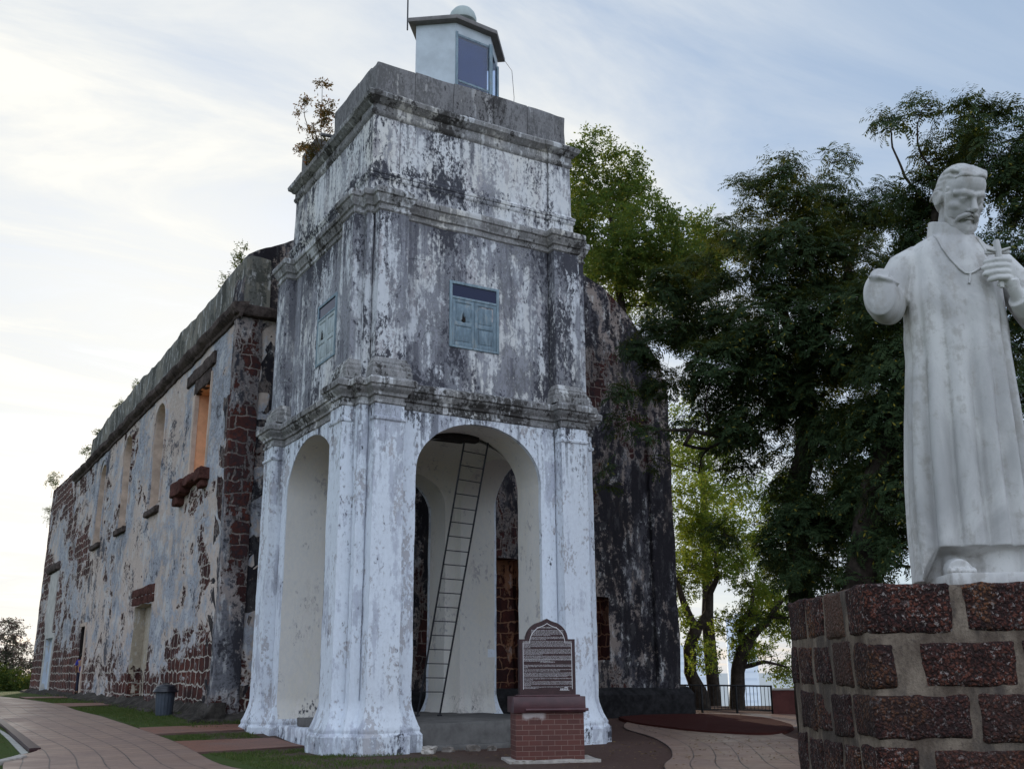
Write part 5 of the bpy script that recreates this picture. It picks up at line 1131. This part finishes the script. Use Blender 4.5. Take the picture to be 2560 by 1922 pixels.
tree('feathery_tree', 'dark feathery tree rising behind the marble statue', 'tree',
     [([(19.5, 17.2, -.1), (19.55, 17.12, 1.5), (19.57, 17.12, 2.82), (19.69, 16.98, 3.67), (19.82, 16.82, 4.76), (20.03, 16.58, 5.87), (20.38, 16.15, 7.2), (20.67, 15.77, 8.67), (21.07, 15.23, 11.0), (21.4, 14.9, 13)], [.55, .45, .40, .37, .34, .31, .27, .22, .15, .08])],
     T2, M['leaf_dark'], spray_pinnate, 80, 33, GD, fill=.35, thin=.12, low=.7, spr=.95,
     extra=[([(21.4, 14.9, 12.6), (20.96, 15.39, 13.79), (20.89, 15.48, 14.27), (20.83, 15.56, 14.7), (20.84, 15.55, 15.2)], [.04, .035, .03, .026, .02]), ([(21.4, 14.9, 13), (21.32, 14.87, 13.98), (21.22, 15.02, 14.35), (21.19, 15.07, 14.69), (21.22, 15.03, 15.2)], [.04, .035, .03, .026, .02])])
tree('leafy_tree', 'tall light green tree showing above the church gable behind the tower', 'tree',
     [([(30.5, 40, -1), (30.6, 40.1, 8), (30.7, 40, 15), (30.5, 40.2, 20), (30.3, 40.6, 25)], [.5, .42, .34, .22, .1])], T3, M['leaf_bright'], spray_broad, 34, 45, fill=.6, thin=.2, spr=1.3, limb=.07, L=.5, ll=.15, lw=.065)
GB = 'backlit trees beside the railing'
tree('gnarled_tree', 'gnarled forked tree by the railing nearest the church corner', 'tree',
     [([(26.69, 31.12, -.6), (26.69, 31.12, .72), (26.42, 31.35, 1.56), (26.4, 31.37, 2.42), (26.66, 31.15, 3.19)], [.36, .30, .25, .23, .24])], T4, M['leaf_lime'], spray_broad, 85, fill=.8, seed=51, group=GB, spr=.85, thin=.2,
     extra=[([(26.66, 31.15, 3.1), (26.42, 31.35, 3.81), (26.24, 31.5, 4.52), (26.13, 31.6, 5.05)], [.19, .16, .12, .06]), ([(26.66, 31.15, 3.1), (27.02, 30.84, 3.8), (27.08, 30.79, 4.5), (27.34, 30.55, 5.11), (27.32, 30.57, 6.09)], [.18, .15, .13, .10, .05])])
tree('gnarled_tree', 'leaning ivy thickened tree by the middle of the railing', 'tree',
     [([(28.36, 30.98, -.8), (28.36, 30.98, .69), (28.44, 30.91, 1.55), (28.61, 30.75, 2.42), (28.89, 30.49, 2.94)], [.36, .30, .28, .26, .2])], T5, M['leaf_lime'], spray_broad, 85, fill=.8, seed=57, group=GB, spr=.85, thin=.2,
     extra=[([(28.89, 30.49, 2.9), (29.29, 30.1, 3.37), (29.53, 29.87, 3.8), (29.9, 29.49, 4.32)], [.19, .15, .10, .05]), ([(28.61, 30.75, 2.4), (28.58, 30.77, 3.3), (28.9, 30.47, 4.0), (28.98, 30.4, 4.71)], [.15, .12, .09, .05]), ([(28.51, 30.84, 1.72), (29.15, 30.23, 1.89), (29.76, 29.64, 1.71)], [.10, .07, .03])])
tree('leafy_tree', 'bright backlit tree on the slope between church corner and dark trees', 'tree',
     [([(32.5, 37, -3), (32.4, 37, 4), (32.6, 37, 8), (32.7, 37.2, 12)], [.35, .28, .2, .1])], T6, M['leaf_lime'], spray_broad, 36, 63, fill=.7, spr=1.1, thin=.15)
tree('blossom_tree', 'thin pinkish tree above the hedge at the far left', 'tree', [([(7.2, 81.5, -.5), (7.2, 81.5, 1.5), (7.0, 81.4, 3.5)], [.16, .12, .06])],
     [(7.0, 81.2, 4.7, 1.0), (7.9, 81.9, 3.1, 0.95), (6.4, 82.1, 3.4, 1.5), (8.4, 81.4, 2.2, 0.9), (6.8, 81.5, 2.4, 1.2), (8.8, 81.5, 3.6, .35), (7.8, 80.9, 1.9, 1.1)], M['leaf_pink'], spray_broad, 50, 71, spr=1.3, thin=.1)
tree('hedge_bush', 'low green hedge bush at the far end of the church wall', 'bush', [([(7.2, 76.5, -.1), (7.2, 76.5, .5), (7.1, 76.5, .9)], [.08, .06, .04])],
     [(7.1, 77.5, 1.0, 1.15), (8.0, 74.9, .9, 0.75), (5.8, 75.6, 1.3, 1.25), (5.2, 77.3, 1.0, 1.3), (8.7, 77, 1.0, 1.0), (6.6, 75.2, .6, .9)], M['leaf_bush'], spray_broad, 80, 77, spr=1.1, thin=.6)
# plants rooted in the masonry
tree('parapet_shrub', 'rust leaved shrub growing from the broken tower parapet', 'shrub', [([(8.72, 25.3, 15.5), (8.66, 25.35, 16.1), (8.55, 25.6, 16.9)], [.03, .022, .012])],
     [(8.62, 25.5, 16.15, .42), (8.6, 25.0, 16.5, .36), (8.66, 24.6, 16.6, .30), (8.55, 25.95, 16.9, .30), (8.5, 26.3, 17.6, .2), (8.55, 26.6, 18.1, .16), (8.55, 25.2, 17.3, .22), (8.55, 25.0, 17.8, .16), (8.6, 24.2, 16.75, .2), (8.55, 26.6, 16.6, .2), (8.6, 25.7, 15.9, .3)],
     M['leaf_rust'], spray_broad, 165, 81, spr=.42, thin=.15, limb=.02, stemname='stems', crown='leaves', L=.5, ll=.2, lw=.09,
     extra=[([(8.66, 25.4, 16.0), (8.55, 26.0, 17.0), (8.5, 26.35, 17.7), (8.55, 26.6, 18.3)], [.018, .013, .01, .005]), ([(8.7, 25.2, 16), (8.6, 25.1, 17), (8.55, 25.0, 18.0)], [.018, .012, .005])])
def tuft(x, y, z, h, label, seed, mat='leaf_bush', n=3):
    rs = np.random.RandomState(seed); bl = [(x+rs.uniform(-.05, .15), y+rs.uniform(-.35, .35)*h, z+h*rs.uniform(.3, 1.0), h*rs.uniform(.18, .3)) for _ in range(n)]
    tree('wall_plant', label, 'plant', [([(x, y, z-.1), (x, y, z+.2*h), (x, y, z+.5*h)], [.014, .01, .007])], bl, M[mat], spray_broad, 70/h/h if h < .7 else 90, seed, 'plants rooted on the church wall top', spr=.5, thin=.2, limb=.014, stemname='stems', crown='leaves')
tuft(7.8, 29.75, 13.6, .95, 'tallest wispy plant on the parapet nearest the tower', 3, n=5)
tuft(7.8, 31.4, 13.55, .62, 'second wispy plant along the church parapet from the tower', 4, n=4)
tuft(7.8, 45.6, 13.5, .6, 'small plant alone on the middle of the parapet', 5)
tuft(7.8, 49.3, 13.45, .45, 'tiny plant just beyond the middle of the parapet', 6)
tuft(7.8, 55.0, 13.3, .5, 'small plant near the stepped end of the parapet', 7)
tuft(7.7, 57.6, 12.4, 1.1, 'round green plant on the cornice where the parapet stops', 8, n=5)
tuft(7.5, 69.9, 12.5, 1.5, 'dark leafy plant on the far top corner of the side wall', 9, n=6)
tuft(7.5, 70.1, 10.6, 1.1, 'leafy plant hanging from the far end of the wall', 10, n=4)

# ------------------------------------------------------------------ railing and low wall at the back right
F0, F1 = Vector((23.75, 29.75)), Vector((26.75, 27.45)); fl = (F1-F0).length; fd = (F1-F0)/fl
rl = empty('railing', (25.2, 28.6, ground_z(25.2, 28.6)), 'black metal railing along the edge of the hill', 'railing')
def gz(p): return ground_z(p.x, p.y)
for zz, r_ in ((.93, .028), (.12, .020)):
    bm = bmesh.new(); add_tube(bm, [(*(F0+fd*fl*k/6), gz(F0+fd*fl*k/6)+zz) for k in range(7)], r_, 8); child(bm_obj('rail', bm, M['rail_iron'], rl))
for k in (0, 1.35, 2.55, fl-.02):
    p = F0+fd*k; bm = bmesh.new(); add_box(bm, (p.x-.03, p.y-.03, gz(p)-.05), (p.x+.03, p.y+.03, gz(p)+.96), bevel=.005); child(bm_obj('post', bm, M['rail_iron'], rl))
for i in range(1, 30):
    p = F0+fd*fl*i/30; bm = bmesh.new(); add_tube(bm, [(p.x, p.y, gz(p)+.12), (p.x, p.y, gz(p)+.93)], .011, 6); child(bm_obj('baluster', bm, M['rail_iron'], rl))
bm = bmesh.new(); a, b = F1, F1+fd*1.6; n = Vector((-fd.y, fd.x))*.12
add_rings(bm, [[(a.x-n.x, a.y-n.y, z), (b.x-n.x, b.y-n.y, z), (b.x+n.x, b.y+n.y, z), (a.x+n.x, a.y+n.y, z)] for z in (-.1, .93)]); wl = bm_obj('low_wall', bm, M['low_wall'], None, .2, .01, .006); tag(wl, 'short maroon wall closing the right end of the railing', 'wall')
bm = bmesh.new(); n *= 1.3; add_rings(bm, [[(a.x-n.x, a.y-n.y, z), (b.x-n.x, b.y-n.y, z), (b.x+n.x, b.y+n.y, z), (a.x+n.x, a.y+n.y, z)] for z in (.93, .99)]); bm_obj('coping', bm, M['path_conc'], wl)

# ------------------------------------------------------------------ pale blocks in the town far below
for i, (x, y, wd, h, fl_, lab) in enumerate(((408, 440, 16, 50, 13, 'pale far apartment tower glimpsed between the backlit trees'), (385, 452, 22, 36, 9, 'lower pale far block left of the apartment tower'))):
    b_ = empty('apartment_block', (x, y, -21), lab, 'building', 'far town blocks', rz=R(-40)); bm = bmesh.new(); add_box(bm, (-wd/2, -8, 0), (wd/2, 8, h)); add_box(bm, (-3, -3, h), (3, 3, h+3)); bm_obj('walls', bm, M['hazed_tower'], b_)
    bm = bmesh.new()
    for k in range(fl_): add_box(bm, (-wd/2+1, -8.1, 2+k*h/fl_), (wd/2-1, -7.9, 3.3+k*h/fl_))
    bm_obj('window_bands', bm, M['hazed_glass'], b_)

# ------------------------------------------------------------------ person leaning in the far doorway
pz = .78; px, py = 7.62, 51.35
def skinned(name, verts, edges, rad, mat, parent, root=0):
    me = bpy.data.meshes.new(name); me.from_pydata(verts, edges, []); o = bpy.data.objects.new(name, me); col.objects.link(o)
    o.modifiers.new('skin', 'SKIN'); sub = o.modifiers.new('sub', 'SUBSURF'); sub.levels = sub.render_levels = 2
    for i, r_ in enumerate(rad):
        r_ = r_ if isinstance(r_, tuple) else (r_, r_); me.skin_vertices[0].data[i].radius = r_
    me.skin_vertices[0].data[root].use_root = True; me.materials.append(mat)
    if parent: o.parent = parent
    return o
M['skin'] = plain('skin', (.30, .17, .11), .6, .1, 20, 0); M['blue_shirt'] = plain('blue_shirt', (.03, .035, .22), .85, .2, 12, .2); M['trousers'] = plain('dark_trousers', (.02, .022, .04), .9, .2, 12, .2); M['hair'] = plain('black_hair', (.008, .007, .007), .6, .2, 30, .2)
pr = empty('person', (px, py, pz), 'person in a blue shirt and dark trousers leaning in the far doorway', 'person', rz=R(160))
V_ = [(0, 0, .92), (0, 0, 1.12), (0, .01, 1.35), (0, 0, 1.48), (0, -.02, 1.58), (0, -.03, 1.68), (.19, 0, 1.42), (.27, -.02, 1.15), (.22, -.15, .95), (.21, -.2, .87), (-.19, 0, 1.42), (-.27, .0, 1.16), (-.25, -.1, .93), (-.24, -.13, .85), (.09, 0, .86), (.11, -.03, .48), (.11, .02, .08), (.11, -.12, .035), (-.09, 0, .86), (-.12, -.06, .48), (-.13, 0, .08), (-.13, -.14, .035)]
E_ = [(0, 1), (1, 2), (2, 3), (3, 4), (4, 5), (2, 6), (6, 7), (7, 8), (8, 9), (2, 10), (10, 11), (11, 12), (12, 13), (0, 14), (14, 15), (15, 16), (16, 17), (0, 18), (18, 19), (19, 20), (20, 21)]
RD = [(.14, .10), (.14, .10), (.16, .11), (.055, .055), (.075, .085), (.08, .09), .06, .045, .035, .03, .06, .045, .035, .03, .085, .06, .042, .035, .085, .06, .042, .035]
skinned('body', V_, E_, RD, M['skin'], pr)
skinned('shirt', [(0, 0, .88), (0, 0, 1.12), (0, .01, 1.36), (.19, 0, 1.43), (.265, -.02, 1.2), (-.19, 0, 1.43), (-.265, 0, 1.2)], [(0, 1), (1, 2), (2, 3), (3, 4), (2, 5), (5, 6)], [(.165, .125), (.16, .12), (.175, .125), .075, .065, .075, .065], M['blue_shirt'], pr)
skinned('trousers', [(0, 0, .95), (.09, 0, .86), (.11, -.03, .48), (.11, .02, .1), (-.09, 0, .86), (-.12, -.06, .48), (-.13, 0, .1)], [(0, 1), (1, 2), (2, 3), (0, 4), (4, 5), (5, 6)], [(.15, .115), .10, .075, .06, .10, .075, .06], M['trousers'], pr)
bm = bmesh.new(); add_ball(bm, (0, .01, 1.70), (.095, .105, .10)); bm_obj('hair', bm, M['hair'], pr)

# ------------------------------------------------------------------ short grass, weeds and fallen leaves
M['grass'] = leaf_mat('grass_blades', (.035, .06, .016), (.10, .14, .04), .35, yellow=(.20, .17, .07), yam=.15, tc=(.12, .18, .03))
M['litter'] = leaf_mat('dry_leaves', (.10, .06, .03), (.20, .13, .06), .2, yellow=(.28, .2, .08), yam=.2)
def quads_obj(name, Q, mat):
    co = Q.reshape(-1, 3); nq = len(co)//4; me = bpy.data.meshes.new(name)
    me.vertices.add(nq*4); me.vertices.foreach_set('co', co.astype(np.float32).ravel()); me.loops.add(nq*4); me.loops.foreach_set('vertex_index', np.arange(nq*4, dtype=np.int32))
    me.polygons.add(nq); me.polygons.foreach_set('loop_start', np.arange(0, nq*4, 4, dtype=np.int32)); me.polygons.foreach_set('loop_total', np.full(nq, 4, dtype=np.int32)); me.update(calc_edges=True)
    return tag(link(name, me, mat, None, smooth=False), kind='stuff')
def grass():
    rs = np.random.RandomState(12); Q = []
    areas = [(5.9, 9.4, 15.5, 20.6, 9000, .05), (6.0, 8.2, 20.3, 22.7, 3500, .05), (5.9, 7.9, 24.95, 26.0, 2200, .05), (5.2, 7.2, 27.6, 39.5, 11000, .05), (5.6, 7.2, 43, 50, 2500, .06), (6.6, 10.0, 27.0, 28.3, 1800, .08), (-.5, 2.4, 23.0, 33, 5000, .05), (7.0, 7.5, 27.5, 60, 3000, .10), (8.0, 8.5, 26.9, 28.0, 300, .1)]
    for x0, x1, y0, y1, n, h in areas:
        for _ in range(n):
            x, y = rs.uniform(x0, x1), rs.uniform(y0, y1)
            k = mn.noise(Vector((x*1.1, y*1.1, 0)))+.5*mn.noise(Vector((x*3.3, y*3.3, 4)))
            if k < rs.uniform(-.6, .25)+(.25 if x > 7.6 and y < 21 else 0): continue
            xr = 5.42+(.36 if 21 < y < 26 else 0)
            if x < xr and x > 2.6: continue
            a = rs.uniform(0, 6.28); hh = h*rs.uniform(.5, 1.3); wv = np.array([math.cos(a), math.sin(a), 0])*.006; ln = np.array([rs.normal(0, .4), rs.normal(0, .4), 0])*hh
            p = np.array([x, y, ground_z(x, y)-.01+(.05 if x < 2.5 else 0)]); up = np.array([0, 0, hh])
            Q.append([p-wv, p+wv, p+wv*.5+ln*.5+up*.7, p+ln+up])
    quads_obj('grass', np.array(Q), M['grass']); Q = []
    for _ in range(900):
        if rs.rand() < .55: x, y = rs.uniform(8, 18), rs.uniform(14.5, 20.3)
        else: x, y = rs.uniform(16, 26), rs.uniform(17, 29)
        a = rs.uniform(0, 6.28); d = np.array([math.cos(a), math.sin(a), rs.uniform(-.2, .2)]); sd = np.array([-math.sin(a), math.cos(a), rs.uniform(-.2, .2)]); l_ = rs.uniform(.02, .05); p = np.array([x, y, ground_z(x, y)+rs.uniform(.03, .05)])
        Q.append([p-d*l_, p+sd*l_*.45+np.array([0, 0, .008]), p+d*l_, p-sd*l_*.45])
    quads_obj('fallen_leaves', np.array(Q), M['litter'])
grass()
